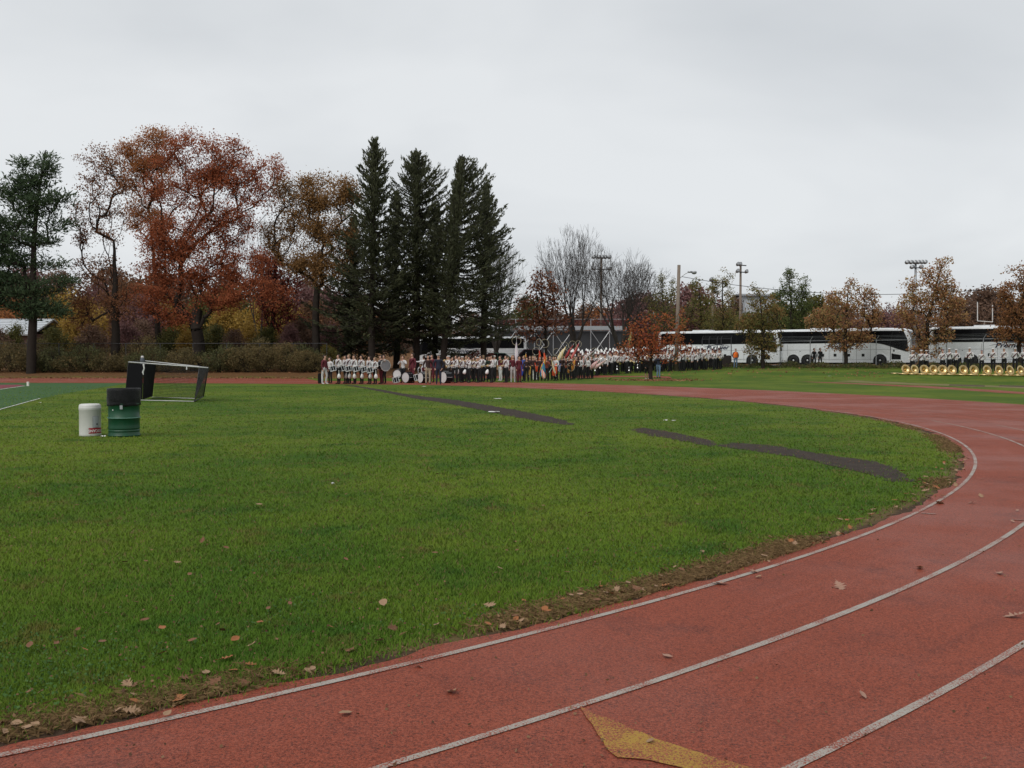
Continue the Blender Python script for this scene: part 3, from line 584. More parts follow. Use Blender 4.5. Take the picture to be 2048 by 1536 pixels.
# white pine
def pine():
    D = 80; b0 = atg(62, D); root = empty('pine_tree', b0)
    ells = [(60, 360, 46, 22), (95, 330, 18, 28), (30, 385, 40, 20), (115, 395, 34, 18), (70, 410, 60, 20), (35, 445, 55, 16), (115, 450, 36, 14), (60, 480, 66, 14), (20, 520, 50, 22), (95, 525, 40, 12), (125, 560, 30, 12), (60, 580, 62, 18), (10, 600, 45, 18), (80, 612, 58, 14), (115, 622, 28, 9), (20, 560, 40, 14), (75, 630, 40, 8), (45, 330, 14, 14), (-30, 470, 50, 60), (-20, 570, 50, 40)]
    path = [b0 - np.array([0, 0, .1])] + [at(x, y, D) for x, y in ((63, 700), (66, 640), (66, 560), (68, 480), (75, 400), (86, 330), (92, 300))]
    P = [path[0]]
    for a, c in zip(path, path[1:]):
        m_ = max(1, int(np.linalg.norm(c - a) / .6)); P += [a + (c - a) * i / m_ for i in range(1, m_ + 1)]
    pts = sample_ell(ells, D, 760, .8)
    A, par, rad, tips, ed, Dm = grow(P, (.40, .34, .24, .14, .05), pts, .7, .5, rtip=.014)
    v, f = frusta(*ed, n=7); link(bpy.data.objects.new('trunk', raw_mesh('trunk', v - b0, f, BARK, True)), root)
    per = 36; lp = np.repeat(A[tips], per, 0) + rng.normal(0, 1, (len(tips) * per, 3)) * np.array([.42, .42, .2])
    axis = (lp - np.repeat(A[tips], per, 0)) * 1.5 + np.array([0, 0, .35]) + np.repeat(Dm[tips], per, 0) * .5
    link(bpy.data.objects.new('crown', leaves_mesh('crown', lp - b0, .36, PIN, axis, .24, .5)), root)
    tag(root, 'green white pine with layered branches and bare lower trunk', 'tree')
pine()

# background trees: three shared shapes, own colours
def bg_proto(seed, ells, npts, per, lsz):
    D = 100; pts = sample_ell(ells, D, npts, .9); b0 = at(1024, 739, D)
    P = [b0 + (at(1024, 690, D) - b0) * t for t in np.linspace(0, 1, 6)] + [at(1024 + rng.uniform(-3, 3), y, D) for y in (675, 660, 640, 620)]
    A, par, rad, tips, ed, Dm = grow(P, (.22, .16, .05), pts, .9, .9)
    v, f = frusta(*ed, n=4)
    lp = np.repeat(A[tips], per, 0) + rng.normal(0, .42, (len(tips) * per, 3))
    return raw_mesh('trunk', v - b0, f, BARK_G, True), leaves_mesh('crown', lp - b0, lsz, BROWNF)
BGP = [bg_proto(0, [(1024, 640, 55, 50), (1000, 680, 40, 26), (1050, 670, 40, 30), (1024, 605, 30, 22)], 260, 26, .30),
       bg_proto(1, [(1024, 650, 45, 60), (1010, 600, 26, 30), (1045, 640, 30, 36)], 230, 26, .28),
       bg_proto(2, [(1024, 630, 34, 70), (1024, 690, 40, 26)], 210, 24, .28)]
def bgtree(x, D, top, kind, mat, label, group, wide=1.0):
    b0 = atg(x, D); root = empty('background_tree', b0, rng.uniform(0, 6.28)); me_t, me_c = BGP[kind]
    h0 = [156, 168, 178][kind] * 100 / F; hh = at(x, top, D)[2] - b0[2]; s = hh / h0; root.scale = (s * wide, s * wide, s)
    for nm, me_, mt in (('trunk', me_t, None), ('crown', me_c, mat)):
        o = bpy.data.objects.new(nm, me_); link(o, root)
        if mt: o.material_slots[0].link = 'OBJECT'; o.material_slots[0].material = mt
    return tag(root, label, 'tree', group)
def lref(x):                                       # nearest landmark of the left row, for labels
    return min(((65, 'the white pine'), (150, 'the pine gap'), (230, 'the slender brown oak'), (318, 'the orange brown oak'), (395, 'the big rust oak'), (470, 'the low oak limb'), (541, 'the dark red maple'), (632, 'the bronze oak'), (720, 'the tallest spruce'), (-20, 'the pale roofed clubhouse')), key=lambda t: abs(t[0] - x))[1]
GL = 'autumn woodland trees behind the left hedge'
labs = {'YEL': 'yellow leaved woodland tree behind the hedge', 'BRN': 'brown leaved woodland tree behind the hedge', 'MAUV': 'pinkish grey woodland tree behind the hedge', 'OLV': 'olive green woodland tree behind the hedge', 'ORBR': 'orange brown woodland tree behind the hedge', 'BROWNF': 'pale brown woodland tree behind the hedge'}
mm = dict(YEL=YEL, BRN=BRN, MAUV=MAUV, OLV=OLV, ORBR=ORBR, BROWNF=BROWNF)
for x, D, top, kd, mt in [(-60, 120, 560, 0, 'ORBR'), (10, 128, 565, 1, 'BROWNF'), (40, 110, 600, 0, 'ORBR'), (100, 140, 545, 1, 'BROWNF'), (140, 112, 572, 2, 'YEL'), (165, 108, 600, 0, 'YEL'), (120, 125, 620, 0, 'YEL'), (205, 130, 570, 1, 'MAUV'), (260, 125, 560, 0, 'BRN'), (285, 110, 590, 0, 'MAUV'), (330, 112, 600, 1, 'YEL'), (360, 130, 560, 0, 'BROWNF'), (410, 125, 590, 0, 'OLV'), (455, 112, 600, 1, 'YEL'), (480, 118, 570, 2, 'OLV'), (515, 110, 610, 0, 'YEL'), (560, 115, 600, 0, 'YEL'), (590, 122, 575, 1, 'MAUV'), (625, 115, 605, 0, 'BRN'), (660, 125, 580, 0, 'MAUV'), (720, 120, 590, 0, 'BRN'), (790, 125, 600, 1, 'BROWNF'), (230, 150, 540, 0, 'BROWNF'), (440, 150, 545, 1, 'BROWNF'), (60, 150, 540, 0, 'MAUV'), (330, 155, 545, 0, 'BRN'), (545, 155, 550, 0, 'BROWNF'), (640, 155, 560, 1, 'BROWNF')]:
    bgtree(x, D, top, kd, mm[mt], labs[mt].replace('behind the hedge', ('deep in the wood behind ' if D > 122 else 'just behind ') + lref(x)), GL, 1.15)
def rref(x): return min(((870, 'the spruces'), (960, 'the coach under the spruces'), (1075, 'the russet young tree'), (1150, 'the forked bare tree'), (1235, 'the fan shaped bare tree'), (1300, 'the orange maple'), (1355, 'the wooden utility pole'), (1425, 'the first coach'), (1500, 'the first coach front'), (1585, 'the dark green pointed tree'), (1650, 'the second coach rear'), (1700, 'the wide reddish tree'), (1780, 'the front of the second coach'), (1860, 'the tall red and olive tree'), (1960, 'the goal posts'), (2045, 'the orange brown tree')), key=lambda t: abs(t[0] - x))[1]
for x, D, top, kd, mt in [(-10, 90, 655, 0, 'BROWNF'), (25, 92, 650, 1, 'OLV'), (110, 88, 655, 0, 'OLV'), (150, 94, 640, 1, 'YEL'), (185, 90, 650, 0, 'BROWNF'), (262, 90, 648, 1, 'MAUV'), (285, 95, 640, 0, 'BROWNF'), (340, 92, 655, 0, 'OLV'), (372, 88, 662, 1, 'YEL'), (430, 92, 650, 0, 'OLV'), (470, 90, 660, 0, 'BROWNF'), (500, 95, 645, 1, 'YEL'), (535, 90, 655, 0, 'OLV'), (580, 88, 650, 1, 'MAUV'), (600, 93, 640, 0, 'BROWNF'), (655, 88, 690, 0, 'YEL'), (660, 96, 650, 0, 'MAUV')]:
    t_ = bgtree(x, D, top, kd, mm[mt], {'YEL': 'yellow', 'BRN': 'brown', 'MAUV': 'pinkish grey', 'OLV': 'olive', 'BROWNF': 'pale brown'}[mt] + ' sapling rising above the hedge near ' + lref(x), 'saplings above the hedge', 1.0); t_.name = 'sapling'
GR = 'distant trees beyond the coaches and bleachers'
labr = {'YEL': 'distant yellow tree beyond the bleachers', 'BRN': 'distant brown tree beyond the yard', 'MAUV': 'distant pinkish mauve tree beyond the coaches', 'OLV': 'distant olive tree beyond the coaches', 'ORBR': 'distant orange brown tree beyond the yard', 'BROWNF': 'distant pale brown tree on the skyline'}
for x, D, top, kd, mt in [(870, 165, 640, 0, 'BROWNF'), (940, 170, 625, 0, 'BROWNF'), (1010, 170, 630, 1, 'BRN'), (1060, 175, 600, 0, 'OLV'), (1110, 170, 620, 0, 'BROWNF'), (1160, 180, 610, 1, 'BROWNF'), (1205, 175, 615, 0, 'ORBR'), (1250, 160, 600, 0, 'MAUV'), (1285, 150, 588, 0, 'MAUV'), (1340, 165, 600, 1, 'BRN'), (1385, 150, 572, 0, 'MAUV'), (1425, 160, 610, 0, 'OLV'), (1470, 165, 600, 1, 'BROWNF'), (1500, 150, 625, 0, 'OLV'), (1555, 150, 605, 0, 'OLV'), (1625, 150, 592, 0, 'OLV'), (1660, 170, 615, 0, 'MAUV'), (1730, 165, 640, 1, 'MAUV'), (1770, 150, 625, 0, 'MAUV'), (1800, 160, 600, 2, 'MAUV'), (1830, 170, 620, 0, 'BROWNF'), (1920, 190, 595, 0, 'BROWNF'), (1960, 200, 578, 0, 'BROWNF'), (2000, 200, 580, 1, 'BROWNF'), (2060, 190, 590, 0, 'BROWNF'), (1750, 190, 630, 0, 'BROWNF'), (2140, 190, 590, 0, 'ORBR'), (1590, 190, 620, 0, 'BROWNF'), (1690, 200, 615, 0, 'BROWNF')]:
    bgtree(x, D, top, kd, mm[mt], labr[mt].split(' tree ')[0] + ' tree far behind ' + rref(x), GR, 1.25)
n = 26000; fx = rng.uniform(-190, 210, n); fy = 235 + rng.uniform(0, 25, n); ht_ = 5 + 2.5 * np.sin(fx * .11) + 1.5 * np.sin(fx * .31 + 1) + np.sin(fx * .9)
ht_ = np.where(fx > -35, np.minimum(ht_, 6.5), ht_ + 3); fz = H(fx, fy) + ht_ * rng.uniform(0, 1, n) ** .8
tag(link(bpy.data.objects.new('far_woodland', leaves_mesh('far_woodland', np.c_[fx, fy, fz], 1.3, leafmat('leaves_far_wood', [(.05, .035, .025), (.10, .065, .045), (.15, .10, .07)], .3)))), 'far brown woodland closing the view behind everything', 'woodland', None, 'stuff')
# hedge along the left fence
HED = leafmat('hedge_leaves', [(.055, .042, .020), (.105, .080, .032), (.155, .118, .045), (.20, .11, .045)], .35)
HED2 = leafmat('hedge_leaves_green', [(.042, .046, .018), (.082, .085, .030), (.13, .12, .045)], .35)
def shrub_proto(n, w_, h_, mat, lsz=.13):
    st = rng.integers(12, 18); mb = MB(); tipl = []
    for i in range(st):
        a = rng.uniform(0, 6.28); rr_ = rng.uniform(.1, 1) * w_ / 2; e = np.array([math.cos(a) * rr_, math.sin(a) * rr_ * .8, rng.uniform(.5, 1) * h_])
        mb.tube([(math.cos(a) * .15, math.sin(a) * .15, -.1), e * np.array([.5, .5, .55]), e], [.025, .015, .006], 4, caps=False); tipl.append(e)
    u = rng.normal(size=(n, 3)); u /= np.linalg.norm(u, axis=1)[:, None]; u *= rng.uniform(.25, 1, n)[:, None] ** (1 / 2.2)
    p_ = u * np.array([w_ / 2, w_ / 2.6, h_ / 2]) + np.array([0, 0, h_ * .5]); p_ += rng.normal(0, .09, p_.shape)
    lump = np.sin(p_[:, 0] * 3.1) * np.sin(p_[:, 2] * 2.7 + p_[:, 0]) + np.sin(p_[:, 1] * 4) * .5
    p_ = p_[(lump > -.45 + .5 * (p_[:, 2] / h_ - .5)) & (p_[:, 2] > .02)]
    return mb.mesh('stem', BARK), leaves_mesh('foliage', p_, lsz, mat)
SH = [shrub_proto(3300, 3.3, 2.5, HED), shrub_proto(2600, 3.0, 2.2, HED2), shrub_proto(2900, 3.5, 2.1, HED)]
def shrub(pos, kd, sc_, label, group, mat=None, name='shrub'):
    r_ = empty(name, pos, rng.uniform(0, 6.28)); r_.scale = sc_ if hasattr(sc_, '__len__') else (sc_,) * 3
    for nm, me_ in zip(('stem', 'foliage'), SH[kd]):
        o = link(bpy.data.objects.new(nm, me_), r_)
        if nm == 'foliage' and mat: o.material_slots[0].link = 'OBJECT'; o.material_slots[0].material = mat
    return tag(r_, label, 'shrub', group)
for i, x_ in enumerate(np.r_[np.linspace(-46, -16.8, 22), np.linspace(-45, -17.5, 18)]):
    kd = int(rng.integers(0, 3)); bk_ = i >= 22; yy_ = (83.9 if bk_ else 81.2) + rng.uniform(-.4, .6); xx_ = x_ + rng.uniform(-.4, .4)
    shrub(gz(xx_, yy_), kd, (1, 1, rng.uniform(.62, 1.1) * (1.15 if bk_ else 1)), ('olive brown', 'dark green', 'wide rusty')[kd] + ' hedge shrub %s the fence by %s' % ('behind' if bk_ else 'in front of', lref(1024 + F * xx_ / yy_)), 'overgrown hedge along the left fence')
for x_, y_, s_ in ((1040, 712, .55), (1200, 705, .6), (950, 716, .6), (905, 715, .7), (1260, 704, .6), (1120, 706, .55)):
    b_ = atg(x_, 100); shrub(b_, 1, s_ * 1.3, 'low dark shrub under the spruces and bare trees', 'low shrubs behind the band')
shrub(atg(650, 86), 1, 1.0, 'bright yellow green bush by the foot of the bronze oak', None, OLV)
tag(shrub(atg(960, 95), 2, .95, 'maroon leaved bush behind the horn players', None, DKRED), None)
# weeds along the right fence
n = 9000; t_ = rng.uniform(-14, 34, n); s_ = 6.3 + np.abs(rng.normal(0, .7, n)) * np.sign(rng.normal(size=n)); q = BUSP + np.outer(t_, BUSD) + np.outer(s_, (-.572, -.82))
keepm = q[:, 0] > 17.5
q = q[keepm]; hh = rng.uniform(.08, .55, len(q)) * (.45 + .55 * np.sin(q[:, 0] * 1.3) ** 2 + .2 * np.sin(q[:, 0] * 3.3)); zz_ = H(q[:, 0], q[:, 1]) + hh
WEED = leafmat('weed_leaves', [(.022, .038, .008), (.05, .065, .014), (.09, .075, .022), (.10, .055, .02)], .3)
tag(link(bpy.data.objects.new('weeds', leaves_mesh('weeds', np.c_[q, zz_], .2, WEED, np.tile([0, 0, 1.], (len(q), 1)), .4, .6))), 'rough weeds and tall grass at the foot of the coach yard fence', 'weeds', None, 'stuff')

# ------------------------------------------------------------------ shared object materials
STEEL = M('galvanised_steel', (.30, .31, .32), .45, .2, 5, .6); DKSTEEL = M('dark_steel', (.05, .05, .055), .5, .2, 5, .3)
BLACK = M('black_plastic', (.010, .010, .011), .6, .2, 6, spec=.12); GLASSB = M('tinted_glass', (.005, .005, .006), .2, .1, 3, 0, spec=.10)
COACHW = M('coach_white', (.70, .72, .74), .32, .06, 1.5, spec=.5, dirt=(.52, .52, .50)); RUBBER = M('rubber', (.014, .014, .015), .8, .2, 8)
ALU = M('aluminium', (.55, .56, .57), .35, .15, 6, .8); SEAM = M('panel_seam', (.10, .10, .11), .6); WOODP = M('pole_wood', (.19, .15, .12), .9, .3, 3, bump=.5)
m, nt, o = newmat('chain_link'); tr_ = N(nt, 'ShaderNodeBsdfTransparent'); df = N(nt, 'ShaderNodeBsdfDiffuse'); df.inputs[0].default_value = (.16, .165, .17, 1); ms = N(nt, 'ShaderNodeMixShader')
g = N(nt, 'ShaderNodeTexCoord').outputs['UV']; pos = N(nt, 'ShaderNodeNewGeometry').outputs['Position']
sp = N(nt, 'ShaderNodeSeparateXYZ'); nt.links.new(pos, sp.inputs[0])
u1 = math2(nt, 'ADD', math2(nt, 'ADD', sp.outputs[0], sp.outputs[1]), sp.outputs[2]); u2 = math2(nt, 'SUBTRACT', math2(nt, 'ADD', sp.outputs[0], sp.outputs[1]), sp.outputs[2])
def wire(u): return math2(nt, 'LESS_THAN', math2(nt, 'FRACT', math2(nt, 'MULTIPLY', u, 13.0)), .02)
nt.links.new(math2(nt, 'MAXIMUM', wire(u1), wire(u2)), ms.inputs[0]); nt.links.new(tr_.outputs[0], ms.inputs[1]); nt.links.new(df.outputs[0], ms.inputs[2]); nt.links.new(ms.outputs[0], o.inputs[0]); CHAIN = m; CHAIN_D = m.copy(); CHAIN_M = m.copy(); [setattr(n_.inputs[0], 'default_value', (.10, .03, .035, 1)) for n_ in CHAIN_M.node_tree.nodes if n_.type == 'BSDF_DIFFUSE']; [setattr(n_.inputs[1], 'default_value', .14) for n_ in CHAIN_M.node_tree.nodes if n_.type == 'MATH' and n_.operation == 'LESS_THAN']; [setattr(n_.inputs[0], 'default_value', (.012, .012, .012, 1)) for n_ in CHAIN_D.node_tree.nodes if n_.type == 'BSDF_DIFFUSE']

# ------------------------------------------------------------------ fences
def fence(label, pts, hgt, arms=None, rail_mat=STEEL):
    base = np.array(pts[0]); root = empty('chain_link_fence', base)
    for p_ in pts:
        p_ = np.array(p_) - base; mb = MB().tube([p_ - [0, 0, .2], p_ + [0, 0, hgt]], .035, 6)
        if arms is not None: mb.tube([p_ + [0, 0, hgt], p_ + [0, 0, hgt] + np.array(arms)], .022, 5)
        mb.build('post', rail_mat, root)
    for a, b in zip(pts, pts[1:]):
        a, b = np.array(a) - base, np.array(b) - base
        MB().tube([a + [0, 0, hgt - .03], b + [0, 0, hgt - .03]], .021, 5).build('top_rail', rail_mat, root)
        MB().add([a + [0, 0, .04], b + [0, 0, .04], b + [0, 0, hgt - .05], a + [0, 0, hgt - .05]], [(0, 1, 2, 3)]).build('chain_link_mesh', CHAIN if rail_mat is STEEL else CHAIN_D, root)
        if arms is not None:
            for k_ in (.35, .7, 1.0):
                o_ = np.array([0, 0, hgt]) + np.array(arms) * k_; MB().tube([a + o_, b + o_], .006, 3, caps=False).build('barbed_wire', rail_mat, root)
    return tag(root, label, 'fence')
def fp(x, s=5.0):                                # point on the fence line seen in photo column x
    k_ = (x - 1024) / F; o_ = BUSP + np.array([-.572, -.82]) * s; t = (k_ * o_[1] - o_[0]) / (BUSD[0] - k_ * BUSD[1]); q = o_ + BUSD * t; return gz(*q)
fence('tall galvanised chain link fence with barbed wire arms before the coaches', [fp(x) for x in (1502, 1560, 1620, 1686, 1752, 1821, 1893, 1966, 2040, 2120)], 2.45, (.2, -.1, .38))
fence('short run of chain link fence and gate frame beside the orange vest', [fp(x, 6.5) for x in (1404, 1418, 1434, 1442, 1462)], 2.75, (.1, 0, .25), DKSTEEL)
mb = MB().tube([fp(1463, 6.6) + [0, 0, .1], fp(1463, 6.6) + [0, 0, 3.1]], .04, 6)
SCREEN = M('windscreen_fabric', (.022, .016, .014), .9, .5, 1.5, bump=.4)
a, b = fp(1408, 6.9), fp(1462, 6.9); d = (b - a); nrm = np.array([-.572, -.82, 0]) * .02; seg = []
mb = MB(); K = 14
for i in range(K + 1):
    q = a + d * i / K; wv = nrm * (1 + 2.0 * math.sin(i * 1.7)); seg += [q + wv + [0, 0, .1], q + wv + [0, 0, 1.15 + .04 * math.sin(i * 2.1)]]
mb.add(np.array(seg) - a, [(2 * i, 2 * i + 2, 2 * i + 3, 2 * i + 1) for i in range(K)])
o = mb.build('fabric_screen', SCREEN, None, loc=a); sm = o.modifiers.new('thickness', 'SOLIDIFY'); sm.thickness = .012
tag(o, 'dark brown fabric screen tied low on the fence by the orange vest', 'screen')
lp = [gz(x, 82.6 + .15 * math.sin(x)) for x in np.arange(-48, -15.9, 2.9)]
fence('dark chain link fence buried in the hedge under the oaks', lp, 2.35, None, DKSTEEL)

# ------------------------------------------------------------------ poles, lights, wire
def flood_pole(x, D, top, tiers, label, rz=0, wood=True):
    b0 = atg(x, D); hh = at(x, top, D)[2] - b0[2]; root = empty('floodlight_pole', b0, rz)
    MB().tube([(0, 0, -.3), (0, 0, hh)], [.24, .15], 10).build('pole', WOODP if wood else STEEL, root, True)
    for z, half, lamps in tiers:
        MB().box((0, -.18, hh - z), (half * 2, .12, .14)).build('crossarm', DKSTEEL, root)
        for lx in lamps:
            l_ = MB().lathe([(.0, .32), (.10, .31), (.2, .18), (.33, -.02), (.36, -.05)], 12, 0, rotM('X', R(118)), (lx, -.35, hh - z + .12)); lo = l_.build('lamp_housing', STEEL, root, True)
            MB().lathe([(.0, -.035), (.34, -.03)], 12, 0, rotM('X', R(118)), (lx, -.35, hh - z + .12)).build('lens', M('lamp_lens', (.75, .77, .8), .15), lo)
    return tag(root, label, 'light pole')
flood_pole(1202, 150, 511, [(.4, 1.35, (-1.3, -.45, .1, .55, 1.25)), (2.2, 1.35, (-1.3, 1.3))], 'two tier floodlight pole standing among the bare trees', .15)
flood_pole(1480, 140, 524, [(.5, .9, (-.8, -.35)), (1.5, 1.0, (-.85, .85))], 'wooden floodlight pole behind the first coach roof', .5)
flood_pole(1424, 135, 557, [(.3, .5, (-.4, )), (1.3, .5, (-.45, ))], 'short floodlight pole half hidden in a green tree', .4)
flood_pole(1829, 140, 521, [(.4, 1.35, (-1.3, -.75, -.2, .3, .8, 1.25)), (1.1, .9, (-.6, .7))], 'wide floodlight head above the tall red and olive tree', -.1, False)
UD = 84; b0 = atg(1352, UD); up_ = empty('utility_pole', b0); tp = at(1358, 530, UD) - b0
MB().tube([(0, 0, -.3), tp], [.19, .14], 10).build('pole', WOODP, up_, True)
arm0 = at(1360, 556, UD) - b0; arm1 = at(1377, 544, UD) - b0
MB().tube([arm0, (arm0 + arm1) / 2 + [0, 0, .05], arm1], .04, 6).build('lamp_arm', STEEL, up_)
lh = MB().box(arm1 + [.12, 0, 0], (.36, .22, .14)); lh.lathe([(.0, .10), (.2, .08), (.24, -.02), (.19, -.14), (.0, -.2)], 10, 0, None, arm1 + [.5, 0, -.02]); lh.build('lamp_head', STEEL, up_, True)
tag(up_, 'wooden utility pole with a street lamp arm behind the orange maple', 'utility pole')
w0 = at(1362, 553, UD); w1 = at(2330, 520, 78); ts = np.linspace(0, 1, 26); cat_ = w0 + np.outer(ts, w1 - w0); cat_[:, 2] -= 4 * 2.15 * ts * (1 - ts)
tag(MB().tube(cat_, .022, 4).build('power_line', BLACK), 'thin power line sagging from the utility pole over the coaches', 'cable')
q = atg(2330, 78); tag(MB().tube([q, w1 + [0, 0, .6]], [.2, .15], 8).build('utility_pole', WOODP), 'second utility pole carrying the power line', 'utility pole')
q = at(1259, 680, 118); mb = MB().tube([(0, 0, -(q[2] - float(H(q[0], q[1])))), (0, 0, 1.65)], .07, 6); mb.box((0, -.1, .8), (.42, .04, 1.7)); tag(mb.build('yellow_board_post', M('yellow_board', (.36, .33, .12), .6), None, loc=q), 'tall yellow board on a post beside the bleachers', 'sign post')
# goal posts behind the third coach
D = 150; b0 = atg(1970, D); gp = empty('goal_posts', b0); WM = M('white_metal', (.62, .62, .6), .4)
l0, l1, r0, r1 = [at(*p_, D) - b0 for p_ in ((1955, 642), (1955, 604), (1985, 644), (1985, 610))]; 
MB().tube([l0, l1], .07, 6).build('upright', WM, gp); MB().tube([r0, r1], .07, 6).build('upright', WM, gp)
MB().tube([l0, r0], .07, 6).build('crossbar', WM, gp); MB().tube([(0, .5, -.2), (0, .5, l0[2] - .6), (l0 + r0) / 2], .09, 6).build('support_post', WM, gp)
tag(gp, 'white football goal posts rising behind the third coach', 'goal posts')

# ------------------------------------------------------------------ bleachers
D = 140; b0 = atg(1110, D); bl = empty('bleachers', b0)
def bx(x0, x1, y0, y1, dy=0.0): a = at(x0, y0, D) - b0; c = at(x1, y1, D) - b0; return a, c
xl, xr = bx(955, 1258, 700, 700)[0][0], bx(955, 1258, 700, 700)[1][0]; zt = at(1100, 652, D)[2] - b0[2]; zf = at(1100, 660, D)[2] - b0[2]; zr = at(1100, 638, D)[2] - b0[2]
CONC = M('bleacher_metal', (.34, .36, .38), .5, .2, 2, .3); SIDING = M('dark_siding', (.038, .040, .044), .8, .25, 2)
MB().box(((xl + xr) / 2, 0, (zt + zf) / 2), (xr - xl, .12, zt - zf)).build('fascia', CONC, bl)
for i in range(10):
    z = zf - .1 - i * (zf - .7) / 10; MB().box(((xl + xr) / 2, 1.0 + i * .8, z), (xr - xl, .32, .06)).build('bench_seat', CONC, bl)
    MB().box(((xl + xr) / 2, 1.35 + i * .8, z - .42), (xr - xl, .5, .05)).build('foot_board', CONC, bl)
MB().box(((xl + xr) / 2, .5, zr), (xr - xl, .06, .06)).build('guard_rail', CONC, bl)
np_ = 9; pxs = np.linspace(xl + .1, xr - .1, np_)
for i, x_ in enumerate(pxs):
    MB().tube([(x_, 0, -.1), (x_, 0, zr)], .06, 6).build('post', CONC, bl)
    MB().tube([(x_, 8.5, -.1), (x_, 8.5, .8)], .06, 6).build('post', CONC, bl)
for i in range(np_ - 1):
    MB().box(((pxs[i] + pxs[i + 1]) / 2, .6, zf * .5), (pxs[i + 1] - pxs[i] - .1, .05, zf - .3)).build('wall_panel', SIDING, bl)
    if i not in (0, 5):
        for a_, c_ in ((0, 1), (1, 0)): MB().tube([(pxs[i + a_], -.1 - .07 * a_, .9), (pxs[i + c_], -.1 - .07 * a_, zf - .15)], .045, 5).build('cross_brace', ALU, bl)
    MB().box(((pxs[i] + pxs[i + 1]) / 2, .52, (zt + zr) / 2), (pxs[i + 1] - pxs[i] - .12, .02, zr - zt - .15)).build('rail_mesh', CHAIN_M, bl)
tag(bl, 'grey metal bleachers seen from behind with cross braces', 'bleachers')
# pale buildings
def building(label, D, x0, x1, ytop, yeave, wallc, roofc, dep=8, wins=0, slope=.0):
    b0 = atg((x0 + x1) / 2, D); root = empty('building', b0); W = (x1 - x0) * D / F; z1 = at(x0, yeave, D)[2] - b0[2]; z2 = at(x0, ytop, D)[2] - b0[2]
    wl = MB().box((0, dep / 2, z1 / 2 - .2), (W, dep, z1 + .4)).build('wall', wallc, root)
    k = 7
    for i in range(k):                                              # roof seams
        MB().prism([(0, 0), (1, 0), (1, .08), (0, .08)], 0, 1).v
    n = 10
    rf = MB()
    ang = math.atan2(z2 - z1, dep * .5)
    rf.add([(-W / 2 - .4, -.5, z1 - .05), (W / 2 + .4, -.5, z1 - .05), (W / 2 + .4, dep * .5, z2), (-W / 2 - .4, dep * .5, z2), (-W / 2 - .4, dep + .5, z1 - .05), (W / 2 + .4, dep + .5, z1 - .05)], [(0, 1, 2, 3), (3, 2, 5, 4)])
    ro = rf.build('roof', roofc, root); md = ro.modifiers.new('thickness', 'SOLIDIFY'); md.thickness = .18
    for i in range(9):
        t = (i + .5) / 9; MB().box((0, -.5 + t * (dep * .5 + .5), z1 - .05 + t * (z2 - z1 + .05) + .03), (W + .8, .05, .06)).build('roof_seam', M('roof_seam', (.34, .35, .36), .6), ro)
    for i in range(wins):
        x_ = -W / 2 + W * (i + .5) / wins; wf = MB().box((x_, -.01, z1 * .5), (1.0, .06, 1.2)).build('window', WM, root); MB().box((x_, -.05, z1 * .5), (.8, .04, 1.0)).build('pane', GLASSB, wf)
    return tag(root, label, 'building')
building('brick clubhouse with pale ribbed metal roof behind the left hedge', 102, -190, 62, 634, 667, M('brick_dull', (.11, .06, .05), .9, .3, 2), M('pale_roof', (.50, .53, .56), .5, .1, 2), 9, 4)
building('pale flat grey building seen above the coaches', 160, 1490, 1562, 584, 590, M('pale_wall', (.46, .48, .50), .8, .1, 2), M('grey_roof', (.25, .26, .28), .7), 10, 4)

# ------------------------------------------------------------------ coaches
TXT = {}
def text_mesh(name, s, size, mat, shear=0.0, extrude=.003, offset_=0.0):
    cu = bpy.data.curves.new(name, 'FONT'); cu.body = s; cu.size = size; cu.shear = shear; cu.extrude = extrude; cu.offset = offset_; cu.resolution_u = 3
    ob = bpy.data.objects.new(name, cu); COL.objects.link(ob); dg = bpy.context.evaluated_depsgraph_get()
    me_ = bpy.data.meshes.new_from_object(ob.evaluated_get(dg)); bpy.data.objects.remove(ob); me_.name = name; me_.materials.clear(); me_.materials.append(mat); return me_
NAVY = M('navy_lettering', (.012, .014, .04), .4, .1)
LB = 12.9
def section(x, hw, zb, zt, rt):
    p_ = [(-hw, zb), (-hw, zt - rt)] + [(-hw + rt - rt * math.cos(a), zt - rt + rt * math.sin(a)) for a in (R(30), R(60), R(90))]
    p_ += [(-y, z) for y, z in p_[::-1]]; return [(x, y, z) for y, z in p_]
